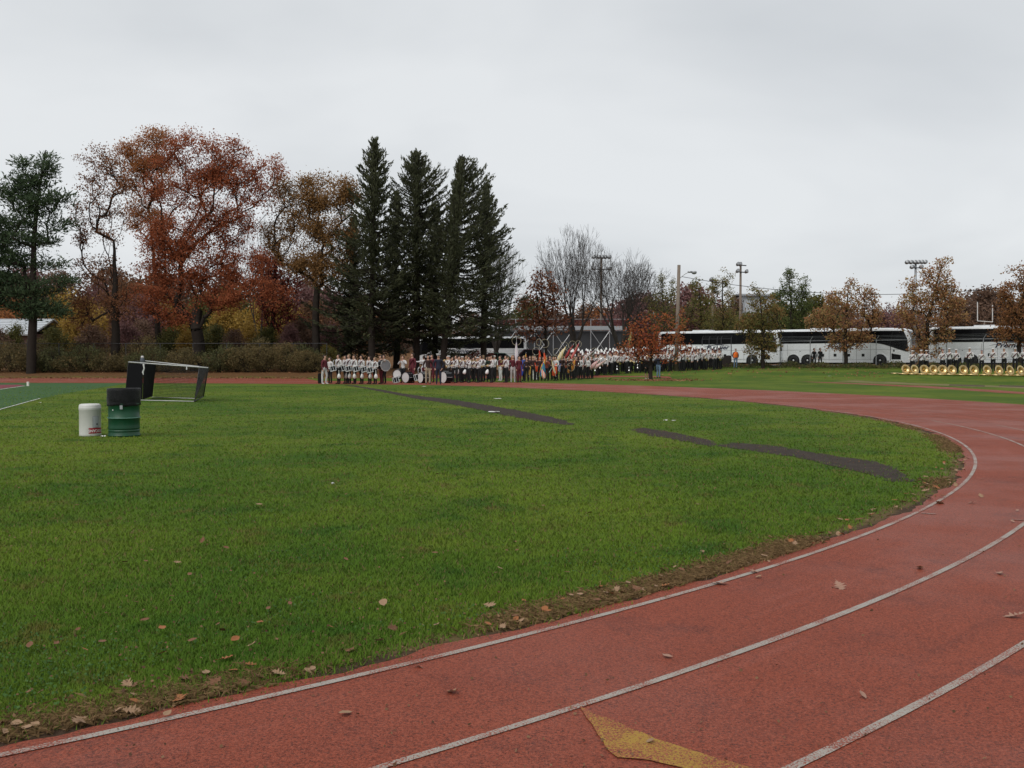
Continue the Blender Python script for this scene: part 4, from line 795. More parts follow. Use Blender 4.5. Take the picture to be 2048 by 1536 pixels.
def coach():
    root = empty('coach'); st = [section(x, hw, zb, zt, .22) for x, hw, zb, zt in ((0, 1.18, .42, 3.38), (.06, 1.25, .38, 3.46), (.35, 1.275, .34, 3.5), (3, 1.275, .33, 3.5), (LB - 2.2, 1.275, .33, 3.5), (LB - 1.0, 1.275, .33, 3.46), (LB - .45, 1.25, .34, 3.3), (LB - .12, 1.2, .36, 2.6), (LB, 1.14, .38, 1.5), (LB, 1.12, .42, .9))]
    k = len(st[0]); v = [q for s_ in st for q in s_]; f = [(i * k + j, i * k + (j + 1) % k, (i + 1) * k + (j + 1) % k, (i + 1) * k + j) for i in range(len(st) - 1) for j in range(k)]
    f += [tuple(range(k)), tuple(range((len(st) - 1) * k, len(st) * k))[::-1]]
    body = MB().add(v, f).build('body', COACHW, root)
    MB().box((LB / 2 - .1, 0, .28), (LB - .7, 2.3, .2)).build('chassis_skirt', BLACK, root)
    band = [(.32, 2.14), (LB - 3.6, 2.14), (LB - 3.0, 2.10), (LB - 2.4, 1.98), (LB - 1.8, 1.78), (LB - 1.1, 1.52), (LB - .55, 1.36), (LB - .30, 1.34), (LB - .42, 2.5), (LB - .75, 3.22), (.5, 3.30), (.32, 3.2)]
    for sd_ in (-1, 1):
        y0 = sd_ * 1.272; y1 = sd_ * 1.288
        wb = MB().prism(band if sd_ > 0 else band, y0, y1).build('window_band', BLACK, root)
        for i in range(6):
            x0 = .42 + i * 1.62; x1 = x0 + 1.57
            MB().prism([(x0, 2.2), (x1, 2.2), (x1, 3.22), (x0, 3.22)], y1 - sd_ * .002, y1 + sd_ * .006).build('window_pane', GLASSB, wb)
        MB().prism([(LB - 3.1, 2.2), (LB - 1.95, 1.98), (LB - 1.7, 3.2), (LB - 3.1, 3.22)], y1 - sd_ * .002, y1 + sd_ * .006).build('window_pane', GLASSB, wb)
        MB().prism([(LB - 1.85, 1.95), (LB - .62, 1.46), (LB - .72, 2.6), (LB - .95, 3.1), (LB - 1.6, 3.18)], y1 - sd_ * .002, y1 + sd_ * .006).build('window_pane', GLASSB, wb)
        for wx in (2.15, 3.5, LB - 2.75):
            a_ = np.linspace(0, math.pi, 15); MB().prism([(wx + .6 * math.cos(t), .5 + .6 * math.sin(t)) for t in a_] + [(wx - .6, .2), (wx + .6, .2)], y0, y0 + sd_ * .010).build('wheel_arch', BLACK, root)
            MB().tube([(wx + .64 * math.cos(t), y0 + sd_ * .01, .5 + .64 * math.sin(t)) for t in a_], .035, 5).build('arch_trim', COACHW, root)
            Mx = rotM('X', R(90 * sd_))
            ty = MB().lathe([(.24, -.14), (.46, -.15), (.52, -.1), (.52, .1), (.46, .15), (.30, .13)], 24, 0, Mx, (wx, sd_ * 1.17, .52)).build('wheel', RUBBER, root, True)
            MB().lathe([(.0, -.13), (.09, -.14), (.10, -.05), (.24, -.03), (.30, -.13)][::1], 20, 0, rotM('X', R(90 * sd_)), (wx, sd_ * 1.17, .52)).build('rim', ALU, ty, True)
        for x_ in (.85, 1.55, 4.3, 5.55, 6.8, 8.05, 9.3): MB().box((x_, y0 + sd_ * .001, 1.25 if x_ > 4 else 1.5), (.022, .012, 1.5 if x_ > 4 else 1.1)).build('panel_seam', SEAM, root)
        MB().box((LB / 2 - .3, y0 + sd_ * .002, 1.52), (LB - 1.5, .012, .02)).build('panel_seam', SEAM, root)
        MB().box((6.9, y0 + sd_ * .003, .62), (5.2, .014, .05)).build('skirt_trim', ALU, root)
        for x_ in (4.95, 6.1, 7.35, 8.65): MB().box((x_, y0 + sd_ * .004, 1.02), (.26, .02, .26)).build('vent', BLACK, root)
        for x_, z_ in ((.93, 1.62), (.93, 1.2), (.22, .85), (LB - 1.55, 1.42)): MB().box((x_, y0 + sd_ * .004, z_), (.13, .02, .17)).build('latch', BLACK, root)
        MB().box((2.8, y0 + sd_ * .004, 1.4), (.1, .02, .05)).build('latch', BLACK, root)
        MB().prism([(LB - 1.75, 1.18), (LB - .95, 1.02), (LB - .95, .62), (LB - 1.75, .62)], y0, y0 + sd_ * .014).build('lower_window', GLASSB, root)
        MB().box((LB - 1.85, y0 + sd_ * .004, 1.6), (.05, .02, 2.2)).build('door_seam', BLACK, root)
        MB().box((.06, sd_ * 1.215, 1.35), (.05, .06, .5)).build('tail_light', M('tail_lamp', (.35, .02, .015), .3), root)
        tx = bpy.data.objects.new('lettering', TXT['p']); tx.location = ((5.35, y0 + sd_ * .008, 1.64) if sd_ < 0 else (8.9, y0 + sd_ * .008, 1.62)); tx.rotation_euler = (math.pi / 2, 0, 0 if sd_ < 0 else math.pi); link(tx, root)
        sw = [(4.9 + 3.0 * t, 1.80 + .30 * math.sin(t * 2.6)) for t in np.linspace(0, 1, 12)]; MB().tube([(x_, y0, z_) for x_, z_ in sw], [.008 + .028 * math.sin(t * 3.1) for t in np.linspace(0, 1, 12)], 5).build('swoosh', NAVY, root)
    MB().add([(LB - .02, -1.0, 1.45), (LB - .02, 1.0, 1.45), (LB - .1, 1.05, 2.6), (LB - .40, 1.05, 3.2), (LB - .40, -1.05, 3.2), (LB - .1, -1.05, 2.6)], [(0, 1, 2, 5), (5, 2, 3, 4)]).build('windshield', GLASSB, root).location.x = .03
    for s_ in (-1, 1):
        MB().lathe([(.0, .04), (.11, .03), (.13, 0)], 12, 0, rotM('Y', R(90)), (LB, s_ * .85, .85)).build('headlight', M('lamp_lens', (.75, .77, .8), .15), root)
        mi = MB().tube([(LB - .2, s_ * 1.1, 3.0), (LB + .25, s_ * 1.35, 2.95), (LB + .38, s_ * 1.42, 2.6)], .03, 5); mi.box((LB + .38, s_ * 1.42, 2.35), (.12, .2, .5)); mi.build('mirror', BLACK, root)
    MB().box((-.01, 0, 2.6), (.05, 1.9, .9)).build('rear_window', GLASSB, root); MB().box((.0, 0, 1.1), (.05, 1.9, 1.1)).build('engine_panel', SEAM, root)
    MB().box((4.5, 0, 3.55), (1.8, 1.5, .14)).build('roof_hatch', COACHW, root); MB().box((9.4, 0, 3.53), (.8, .8, .1)).build('roof_hatch', COACHW, root)
    return root
TXT['p'] = text_mesh('lettering', 'Premier', .58, NAVY, .3, .004, .016); TXT['p'].transform(Matrix.Diagonal((1.25, 1, 1, 1)))
ANG = math.atan2(BUSD[1], BUSD[0])
c0 = coach()
def put_coach(c, x_rear, s, label):
    q = fp(x_rear, s); c.location = (q[0], q[1], .88); c.rotation_euler = (0, 0, ANG); tag(c, label, 'coach', 'white coaches parked behind the fence'); return c
put_coach(c0, 1552, 0, 'white coach with tinted windows parked between two others')
c1 = put_coach(copy_tree(c0), 1327, .6, 'white coach behind the band beside the wooden utility pole')
c2 = put_coach(copy_tree(c0), 1862, -.4, 'white coach behind the sousaphone row with a flag decal at its rear')
fl = MB()
for i in range(6):
    z0 = 2.2 + i * .2; fl.add([(.12 + .04 * i, -1.292, z0 + .02), (.42 + .04 * i, -1.292, z0 + .22), (.42 + .04 * i, -1.292, z0 + .32), (.12 + .04 * i, -1.292, z0 + .12)], [(0, 1, 2, 3)])
fl.build('flag_decal', M('decal_white', (.6, .6, .6), .4), c2)
c3 = copy_tree(c0); q = atg(1052, 113); c3.location = (q[0], q[1], q[2] + .02); c3.rotation_euler = (0, 0, math.pi + .03); tag(c3, 'white coach half hidden behind the dark spruces', 'coach', 'white coaches parked behind the fence')
# ------------------------------------------------------------------ parked cars
def car(loc, rz, colm, label, tall=0.0):
    root = empty('parked_car', loc, rz); t = tall
    side = [(-2.2, .35), (2.2, .35), (2.25, .65), (2.1, .85 + t * .5), (1.1, .98 + t * .5), (.45, 1.42 + t), (-1.2, 1.45 + t), (-2.0, 1.02 + t * .5), (-2.25, .9 + t * .5)]
    bd = MB().prism(side, -.86, .86).build('body', colm, root); bv = bd.modifiers.new('bevel', 'BEVEL'); bv.width = .09; bv.segments = 3
    for s_ in (-1, 1):
        MB().prism([(.95, 1.0 + t * .5), (.42, 1.36 + t), (-.3, 1.38 + t), (-.3, 1.0 + t * .5)], s_ * .855, s_ * .875).build('side_window', GLASSB, root)
        MB().prism([(-.38, 1.0 + t * .5), (-.38, 1.38 + t), (-1.15, 1.39 + t), (-1.75, 1.04 + t * .5)], s_ * .855, s_ * .875).build('side_window', GLASSB, root)
        for wx in (-1.4, 1.4):
            wh = MB().lathe([(.18, -.1), (.3, -.11), (.33, -.06), (.33, .06), (.3, .11), (.18, .1)], 18, 0, rotM('X', R(90)), (wx, s_ * .8, .33)).build('wheel', RUBBER, root, True)
            MB().lathe([(.0, .09), (.19, .1)], 14, 0, rotM('X', R(-90 * s_)), (wx, s_ * .8, .33)).build('rim', ALU, wh)
        MB().box((2.2, s_ * .62, .72), (.1, .34, .14)).build('headlight', M('lamp_lens', (.75, .77, .8), .15), root); MB().box((-2.2, s_ * .66, .82), (.1, .28, .16)).build('tail_light', M('tail_lamp', (.35, .02, .015), .3), root)
    MB().add([(1.07, -.7, 1.02 + t * .5), (1.07, .7, 1.02 + t * .5), (.5, .66, 1.4 + t), (.5, -.66, 1.4 + t)], [(0, 1, 2, 3)]).build('windshield', GLASSB, root).location = (.03, 0, .02)
    return tag(root, label, 'car')
CW = M('car_white', (.72, .72, .72), .25, .05, 2); CM = M('car_maroon', (.05, .012, .014), .25, .1, 2); CG = M('car_green', (.015, .075, .04), .3, .1, 2)
car(atg(1238, 101), .1, CW, 'white car parked under the bare trees', .05); car(atg(1292, 103), .05, CW, 'white car parked behind the orange maple', .05)
car(atg(1068, 96), .2, CM, 'dark maroon van parked behind the flags', .55); car(atg(1002, 97), .0, CG, 'green car parked behind the horn players', .15); car(atg(925, 104), .05, M('car_grey', (.3, .31, .32), .3, .05, 2), 'grey car parked under the spruces', .2)

# ------------------------------------------------------------------ hockey goal
D0 = 33
A_, B_, C_, D_ = at(257.3, 724, 34), at(416.4, 735.5, 32.5), at(290, 721.8, 36.5), at(399, 733.2, 35)
E_, F_, G_, H_ = at(250, 800, 33.9), gnd(388, 804.5), at(304, 794, 36.4), at(390, 797.2, 35.0)
I_ = at(407, 793, 33.6)
base = np.array([F_[0], F_[1], 0]); goal = empty('field_hockey_goal', base); rel = lambda p_: np.array(p_) - base
for p_ in (E_, G_, H_, F_): p_[2] = max(.03, min(p_[2], .05))
GW = M('goal_white', (.48, .48, .47), .4, .15, 4, dirt=(.3, .3, .28)); GB = M('goal_board_black', (.008, .008, .009), .85, .3, 3, spec=.06)
for a, b in ((A_, B_), (C_, D_)): MB().tube([rel(a), rel(b)], .019, 8).build('goal_post', GW, goal, True)
for a, b in ((E_, F_), (G_, H_)): MB().tube([rel(a), rel(b)], .014, 8).build('ground_bar', GW, goal, True)
for a, b in ((B_, I_), (I_, F_), (D_, H_), (C_, G_), (A_, E_), (F_, H_), (B_, D_), (A_, C_)): MB().tube([rel(a), rel(b)], .018, 6).build('frame_bar', DKSTEEL, goal, True)
def board(name, q, mat, th=.02):
    o = MB().add([rel(p_) for p_ in q], [(0, 1, 2, 3)]).build(name, mat, goal); md = o.modifiers.new('thickness', 'SOLIDIFY'); md.thickness = th
mA = A_ + (B_ - A_) * .19; mE = E_ + (F_ - E_) * .26
board('back_board', [A_ + [0, 0, -.04], mA + [0, 0, -.04], mE + [0, 0, .03], E_ + [0, 0, .03]], GB)
board('side_board', [mA + [0, .02, -.05], C_ + (D_ - C_) * .2 + [0, 0, -.05], G_ + [0, 0, .03], mE + [0, .02, .03]], GB)
NETM = M('net_black', (.02, .02, .02), .8, .1)
def net(q, nu, nv, r=.0035, name='net', mat=NETM):
    a, b, c, d = [rel(p_) for p_ in q]; P0, P1 = [], []
    for i in range(nu + 1): t = i / nu; P0.append(a + (b - a) * t); P1.append(d + (c - d) * t)
    for i in range(nv + 1): t = i / nv; P0.append(a + (d - a) * t); P1.append(b + (c - b) * t)
    n_ = len(P0); v, f = frusta(np.array(P0), np.array(P1), np.full(n_, r), np.full(n_, r), 3); link(bpy.data.objects.new(name, raw_mesh(name, v, f, mat)), goal)
net([C_ + (D_ - C_) * .2, D_, H_, G_ + (H_ - G_) * .06], 34, 22, .0048); net([D_, B_, I_, H_], 12, 26, .009); net([B_, B_ + (D_ - B_) * .99, H_, F_], 14, 26, .008)
MB().tube([rel(mA) + [.02, -.03, -.03], rel(mA) + [.05, -.05, -.2], rel(mA) + [0, -.04, -.33], rel(mA) + [.02, -.05, -.42]], [.03, .022, .03, .012], 6).build('white_strap', WM, goal)
q = A_ + (B_ - A_) * .74; MB().tube([rel(q), rel(q) + [0, -.02, -.12]], .02, 5).build('white_strap', WM, goal)
tag(goal, 'tipped field hockey goal with black boards and netting on the grass', 'goal')
q = gnd(285, 757); q = gz(q[0], 78); mb = MB().tube([(0, 0, -.1), (0, 0, 1.4)], .06, 8); mb.lathe([(0, .0), (.17, .0), (.17, .5), (.12, .56), (0, .58)], 12, 0, None, (0, 0, 1.0)); mb.lathe([(.0, .14), (.1, .12), (.13, 0)], 12, 1, None, (0, 0, 1.62))
tag(mb.build('post_lamp', [M('post_grey', (.10, .12, .14), .5), WM], None, loc=(at(285, 740, 78)[0], 78, float(H(q[0], 78)))), 'short grey post with a white cap before the hedge', 'post')

# ------------------------------------------------------------------ drum bin and bucket
q = gnd(248.5, 872); dr = empty('oil_drum_bin', q, 0); GRN = M('drum_green', (.005, .055, .024), .45, .3, 5, spec=.35, dirt=(.035, .045, .028))
r = .292
prof = [(0, .0), (r - .012, 0), (r, .012), (r, .03), (r - .012, .04), (r - .012, .07)] + [(r - .012 + .006 * math.sin(z * 130), z) for z in np.linspace(.075, .16, 14)] + [(r - .012, .2), (r - .012, .335), (r, .345), (r + .004, .355), (r, .365), (r - .012, .375), (r - .012, .60), (r, .61), (r + .004, .62), (r, .63), (r - .012, .64), (r - .012, .86), (r + .002, .87), (r + .002, .885), (r - .014, .885), (r - .016, .3)]
MB().lathe(prof, 40, 0).build('drum_body', GRN, dr, True)
MB().lathe([(r + .003, .347), (r + .0085, .355), (r + .003, .363)], 40).build('rim_highlight', M('rib_highlight', (.10, .22, .17), .4), dr, True)  # highlight along the lower rib, put into the colour as a paler ring
BAGM = M('bin_bag', (.006, .006, .007), .42, .3, 9, spec=.22, bump=.5)
n_, rows = 56, [(.268, .72), (.279, .84), (.285, .905), (.297, .912), (r + .008, .904), (r + .012, .86), (r + .008, .80), (r + .012, .73), (r + .008, .67), (r + .004, .63), (r + .009, .60), (r + .000, .585)]
v = []
for i, (rr_, z) in enumerate(rows):
    for j in range(n_):
        t = 2 * math.pi * j / n_; k = max(0, (i - 3)) / 8; wv = .0045 * k * (math.sin(t * 11 + z * 20) + .7 * math.sin(t * 23 - z * 31)) + .004 * k * math.sin(t * 5 + 40 * z)
        zz_ = z + (.010 * math.sin(t * 3 + 1) + .008 * math.sin(t * 7)) * k
        v.append(((rr_ + wv) * math.cos(t), (rr_ + wv) * math.sin(t), zz_))
MB().add(v, [(i * n_ + j, i * n_ + (j + 1) % n_, (i + 1) * n_ + (j + 1) % n_, (i + 1) * n_ + j) for i in range(len(rows) - 1) for j in range(n_)]).build('bin_bag', BAGM, dr, True)
def wrap(name, pts, rad, mat, parent, a_c, z0):      # flat piece bent round a drum
    P_ = np.array(pts, float); an = a_c + P_[:, 0] / rad; return np.c_[rad * np.cos(an), rad * np.sin(an), z0 + P_[:, 1]]
def patch(name, w_, h_, rad, mat, parent, a_c, z0, n=8, th=.004):
    v = []; f = []
    for i in range(n + 1):
        a = a_c + (i / n - .5) * w_ / rad; v += [(rad * math.cos(a), rad * math.sin(a), z0), (rad * math.cos(a), rad * math.sin(a), z0 + h_)]
    o = MB().add(v, [(2 * i, 2 * i + 2, 2 * i + 3, 2 * i + 1) for i in range(n)]).build(name, mat, parent); md = o.modifiers.new('thickness', 'SOLIDIFY'); md.thickness = th; md.offset = 1; return o
camdir = math.atan2(-q[1], -q[0])
patch('tape', .048, .075, r + .010, M('duct_tape', (.32, .34, .35), .5), dr, camdir - .16, .525); patch('paint_spot', .02, .02, r - .008, WM, dr, camdir - .75, .50)
tag(dr, 'green oil drum litter bin lined with a black bag', 'litter bin')
q = gnd(180.5, 871.5); bu = empty('plastic_drum', q); r = .198; PW = M('plastic_white', (.56, .56, .53), .42, .06, 5, dirt=(.40, .39, .35))
MB().lathe([(0, 0), (r - .01, 0), (r - .002, .01), (r - .004, .04), (r - .004, .49), (r, .495), (r, .55), (r - .003, .555), (r - .003, .575), (r - .012, .600), (r - .04, .612), (0, .618)], 40).build('drum_body', PW, bu, True)
MB().lathe([(r, .528), (r + .003, .532), (r, .536)], 40).build('rib', PW, bu, True)
cd = math.atan2(-q[1], -q[0]); RED = M('label_red', (.30, .012, .018), .5, .1)
lab = patch('red_label', .30, .105, r + .001, RED, bu, cd + .62, .055, 16, .001)
patch('grey_label', .125, .215, r + .0005, M('label_edge', (.16, .17, .18), .5), bu, cd + .54, .165, 8, .001); patch('grey_label', .115, .205, r + .0017, M('label_grey', (.36, .38, .39), .5, .1), bu, cd + .54, .170, 8, .001)
patch('sticker', .026, .03, r + .0035, BLACK, bu, cd + .64, .215, 3, .001)
tm = text_mesh('label_text', 'IE·OCANS', .072, M('label_white', (.6, .55, .54), .5), 0, .0005, .0025)
co = np.array([v_.co[:] for v_ in tm.vertices]); wd = co[:, 0].max()
for v_, c_ in zip(tm.vertices, co):                   # upside down lettering, bent round the drum
    u, z = -(c_[0] - wd / 2) * .92, .128 - c_[1]
    a = cd + .60 + u / r; rr_ = r + .0035 + c_[2]; v_.co = (rr_ * math.cos(a), rr_ * math.sin(a), z)
link(bpy.data.objects.new('label_text', tm), bu)
tag(bu, 'white plastic drum with an upside down red label beside the litter bin', 'drum')

# ------------------------------------------------------------------ people
SKIN = M('skin', (.42, .24, .17), .6, .12, 20); SKIN2 = M('skin_dark', (.16, .085, .055), .6, .12, 20); HAIRB = M('hair_brown', (.03, .018, .011), .7, .3, 30); HAIRF = M('hair_fair', (.17, .11, .055), .7, .3, 30)
WHT = M('cloth_white', (.56, .55, .54), .8, .1, 9, bump=.3); BLK = M('cloth_black', (.010, .010, .011), .85, .3, 9, bump=.3); MAR = M('cloth_maroon', (.10, .012, .020), .8, .25, 9, bump=.3)
NAV = M('cloth_navy', (.012, .016, .032), .8, .25, 9, bump=.3); DEN = M('cloth_denim', (.13, .20, .29), .85, .25, 12, bump=.3); KHA = M('cloth_khaki', (.34, .29, .21), .85, .15, 9, bump=.3); HIV = M('cloth_orange', (.85, .17, .02), .7, .1, 9); BRNC = M('cloth_brown', (.035, .016, .014), .8, .3, 9); SHOE = M('shoe_black', (.012, .012, .012), .5, .2, 9); SHOEW = M('shoe_white', (.55, .55, .53), .6, .1, 9); DKGRN = M('cloth_dark_green', (.012, .03, .02), .8, .2, 9)
PLUME = M('plume_white', (.78, .78, .76), .9, .08, 14); BRASS = M('brass', (.62, .47, .23), .34, .2, 5, 1.0); SILV = M('silver', (.75, .75, .74), .25, .1, 5, 1.0)
def skel(arms='side', stride=0.0, lean=0.0):
    V = {}; E = []
    def j(n_, p_, r_, par=None, lab='shirt'):
        V[n_] = (p_, r_)
        if par: E.append((par, n_, lab))
    j('pel', (0, 0, .96), (.150, .105)); j('waist', (0, 0, 1.10), (.135, .10), 'pel', 'shirt'); j('chest', (0, -lean * .05, 1.32), (.175, .12), 'waist'); j('ubr', (0, -lean * .07, 1.43), (.13, .09), 'chest')
    j('neck', (0, -.01 - lean * .09, 1.53), (.05, .05), 'ubr', 'skin'); j('head', (0, -.03 - lean * .1, 1.62), (.078, .09), 'neck', 'skin'); j('brow', (0, -.025 - lean * .1, 1.70), (.076, .092), 'head', 'skin'); j('top', (0, -.01 - lean * .1, 1.755), (.05, .06), 'brow', 'skin')
    j('nose', (0, -.128 - lean * .1, 1.645), (.012, .016), 'head', 'skin')
    for s in (-1, 1):
        n_ = 'L' if s < 0 else 'R'; st = stride * s
        j('hip' + n_, (s * .10, 0, .90), (.098, .105), 'pel', 'pants'); j('thi' + n_, (s * .105, -st * .10, .70), (.082, .088), 'hip' + n_, 'pants'); j('kne' + n_, (s * .108, -st * .2 - .01, .50), (.062, .066), 'thi' + n_, 'pants')
        j('cal' + n_, (s * .11, -st * .12 + .02, .32), (.062, .066), 'kne' + n_, 'shin'); j('ank' + n_, (s * .112, -st * .12 + .025, .10), (.050, .054), 'cal' + n_, 'shin'); j('hee' + n_, (s * .112, -st * .12 + .04, .045), (.045, .04), 'ank' + n_, 'shoe'); j('toe' + n_, (s * .125, -st * .12 - .15, .035), (.045, .032), 'hee' + n_, 'shoe')
        j('sho' + n_, (s * .19, 0, 1.42), (.072, .075), 'ubr', 'shirt')
        if arms == 'hold': el, wr, ha = (s * .27, .02, 1.16), (s * .16, -.22, 1.10), (s * .12, -.30, 1.10)
        elif arms == 'play': el, wr, ha = (s * .30, -.12, 1.22), (s * .10, -.26, 1.42), (s * .05, -.30, 1.47)
        elif arms == 'point': el, wr, ha = ((s * .27, .02, 1.16), (s * .25, -.05, .92), (s * .25, -.07, .85)) if s < 0 else ((.42, -.08, 1.38), (.66, -.14, 1.42), (.75, -.16, 1.43))
        elif arms == 'behind': el, wr, ha = (s * .28, .08, 1.16), (s * .12, .17, 1.02), (s * .06, .19, 1.0)
        elif arms == 'pocket': el, wr, ha = (s * .30, .06, 1.16), (s * .22, -.03, .95), (s * .19, -.07, .90)
        else: el, wr, ha = (s * .255, .02, 1.15), (s * .26, -.05, .91), (s * .255, -.07, .83)
        j('elb' + n_, el, (.046, .048), 'sho' + n_, 'sleeve'); j('wri' + n_, wr, (.033, .036), 'elb' + n_, 'fore'); j('han' + n_, ha, (.034, .040), 'wri' + n_, 'skin')
        d = np.array(ha) - np.array(wr); d /= np.linalg.norm(d); side = np.cross(d, [0, 0, 1]) if abs(d[2]) < .8 else np.array([0, -1., 0])
        for k_, o_ in enumerate((-.03, -.01, .01, .03)): j('fin%s%d' % (n_, k_), tuple(np.array(ha) + d * (.085 - abs(o_) * .5) + side * o_), (.009, .009), 'han' + n_, 'skin')
        j('thu' + n_, tuple(np.array(ha) + d * .02 + side * .06), (.010, .010), 'han' + n_, 'skin')
    return V, E
BODY = {}
def body_mesh(key, arms, mats, stride=0, lean=0):   # mats: shirt pants shin shoe sleeve fore skin
    V, E = skel(arms, stride, lean); names = list(V); idx = {n_: i for i, n_ in enumerate(names)}
    me_ = bpy.data.meshes.new('person'); me_.from_pydata([V[n_][0] for n_ in names], [(idx[a], idx[b]) for a, b, _ in E], [])
    ob = bpy.data.objects.new('person', me_); COL.objects.link(ob); md = ob.modifiers.new('skin', 'SKIN'); md.use_smooth_shade = True
    for i, n_ in enumerate(names): sv = me_.skin_vertices[0].data[i]; sv.radius = V[n_][1]; sv.use_root = n_ == 'pel'
    sb = ob.modifiers.new('sub', 'SUBSURF'); sb.levels = sb.render_levels = 1
    dg = bpy.context.evaluated_depsgraph_get(); out = bpy.data.meshes.new_from_object(ob.evaluated_get(dg)); bpy.data.objects.remove(ob)
    P0 = np.array([V[a][0] for a, b, l in E]); P1 = np.array([V[b][0] for a, b, l in E]); lab = [l for a, b, l in E]; rm = np.array([max(V[a][1] + V[b][1]) for a, b, l in E])
    fc = np.empty(len(out.polygons) * 3); out.polygons.foreach_get('center', fc); fc = fc.reshape(-1, 3); d = P1 - P0
    t = np.clip(((fc[:, None] - P0) * d).sum(2) / (d * d).sum(1), 0, 1); ds = np.linalg.norm(fc[:, None] - P0 - t[..., None] * d, axis=2) / rm
    k_ = ds.argmin(1); order = ['shirt', 'pants', 'shin', 'shoe', 'sleeve', 'fore', 'skin']
    out.materials.clear()
    for o_ in order: out.materials.append(mats[o_])
    out.polygons.foreach_set('material_index', [1 if (lab[i] == 'shirt' and c_[2] < 1.0) else order.index(lab[i]) for i, c_ in zip(k_, fc)]); out.polygons.foreach_set('use_smooth', [True] * len(out.polygons)); out.update(); out.name = 'person'
    BODY[key] = out; return out
def outfit(shirt, pants, shoe=SHOE, skin=SKIN, shin=None, fore=None): return dict(shirt=shirt, pants=pants, shin=shin or pants, shoe=shoe, sleeve=shirt, fore=fore or shirt, skin=skin)
hair_me = MB().lathe([(.0, .118), (.05, .108), (.085, .07), (.098, .02), (.094, -.05), (.07, -.09)], 14, 0, np.diag([1, 1.12, 1]), (0, .012, 1.695)).mesh('hair', HAIRB, True)
hair_lg = MB().lathe([(.0, .118), (.05, .108), (.088, .07), (.1, .02), (.1, -.08), (.09, -.2), (.05, -.24)], 14, 0, np.diag([1, 1.0, 1]), (0, .03, 1.695)).mesh('hair', HAIRB, True)
for me_ in (hair_me, hair_lg):                    # keep the face clear
    for v_ in me_.vertices:
        if v_.co.y < -.035 and v_.co.z < 1.735: v_.co.y = -.02 + (v_.co.y + .035) * .05
shako_me = MB().lathe([(.0, .17), (.10, .17), (.102, .15), (.096, .0), (.10, -.01)], 16, 0, None, (0, -.005, 1.745)).box((0, -.115, 1.752), (.15, .07, .012), 1).mesh('hat', [MAR, BLK], False)
plume_me = MB().lathe([(.0, .20), (.035, .18), (.085, .07), (.095, .0), (.04, -.05)], 10, 0, None, (0, -.04, 1.90)).mesh('plume', PLUME, True)
cap_me = MB().lathe([(.0, .07), (.09, .06), (.105, .03), (.1, 0)], 14, 0, None, (0, -.01, 1.735)).box((0, -.13, 1.742), (.15, .1, .012)).mesh('cap', WHT)
beret_me = MB().lathe([(.0, .05), (.08, .045), (.115, .015), (.1, -.01)], 14, 0, None, (0, .01, 1.745)).mesh('cap', MAR, True)
offcap_me = MB().lathe([(.0, .085), (.12, .08), (.14, .05), (.1, .0), (.1, -.03)], 14, 0, None, (0, -.01, 1.735)).box((0, -.12, 1.712), (.15, .07, .012), 1).mesh('cap', [WHT, BLK])
sash_me = MB().tube([(.17 * math.cos(t) * 1.0, .135 * math.sin(t), 1.27 + .19 * math.cos(t)) for t in np.linspace(0, 2 * math.pi, 18, endpoint=False)], .030, 5, 0, closed=True).mesh('sash', MAR, True)
vest_me = MB().lathe([(.185, 0), (.20, .12), (.205, .3), (.19, .42), (.13, .5), (.07, .52)], 18, 0, np.diag([1.12, .78, 1]), (0, 0, .98)).mesh('safety_vest', HIV, True)
def child(name, me_, par, mat=None):
    o = bpy.data.objects.new(name, me_); link(o, par)
    if mat: o.material_slots[0].link = 'OBJECT'; o.material_slots[0].material = mat
    return o
def person(key, loc, rz, label, group=None, hgt=1.75, parts=(), hair=HAIRB, long=False):
    o = bpy.data.objects.new('person', BODY[key]); o.location = loc; o.rotation_euler = (0, 0, rz); s = hgt / 1.79; o.scale = (s, s, s); link(o)
    for p_ in parts:
        if p_ == 'hair': child('hair', hair_lg if long else hair_me, o, hair)
        elif p_ == 'shako': h_ = child('hat', shako_me, o); child('plume', plume_me, h_)
        elif p_ == 'cap': child('cap', cap_me, o)
        elif p_ == 'beret': child('cap', beret_me, o)
        elif p_ == 'offcap': child('cap', offcap_me, o)
        elif p_ == 'sash': child('sash', sash_me, o)
        elif p_ == 'vest': child('safety_vest', vest_me, o)
    return tag(o, label, 'person', group)
BO = outfit(WHT, BLK)
for key, arms, of, st in (('drum', 'hold', BO, .15), ('band', 'hold', BO, 0), ('band2', 'side', BO, 0), ('play', 'play', BO, .2), ('behind', 'behind', BO, 0), ('pointer', 'point', outfit(WHT, MAR), .2),
                          ('major', 'side', outfit(MAR, WHT, SHOEW), .5), ('marnd', 'side', outfit(MAR, MAR), .2), ('guard', 'hold', outfit(BRNC, BLK), .2), ('guard2', 'play', outfit(M('guard_rust', (.2, .045, .02), .8), BLK), .2), ('guard3', 'side', outfit(MAR, WHT, SHOEW), .1),
                          ('suit', 'pocket', outfit(BRNC, KHA), .2), ('officer', 'pocket', outfit(NAV, NAV), .2), ('jeans', 'pocket', outfit(NAV, DEN), .3), ('vestman', 'pocket', outfit(BRNC, DEN), .1), ('dark', 'side', outfit(BLK, BLK), .3), ('shorts', 'pocket', outfit(BLK, BLK, SHOEW, SKIN, SKIN), .2), ('green', 'hold', outfit(DKGRN, BLK), .1), ('gblue', 'hold', outfit(M('guard_blue', (.03, .06, .2), .8), BLK), .2)):
    body_mesh(key, arms, of, st)
def spot(x, D): return atg(x, D)
rz_l = lambda: rng.uniform(-1.4, -.7)                # most of the band looks to the left front
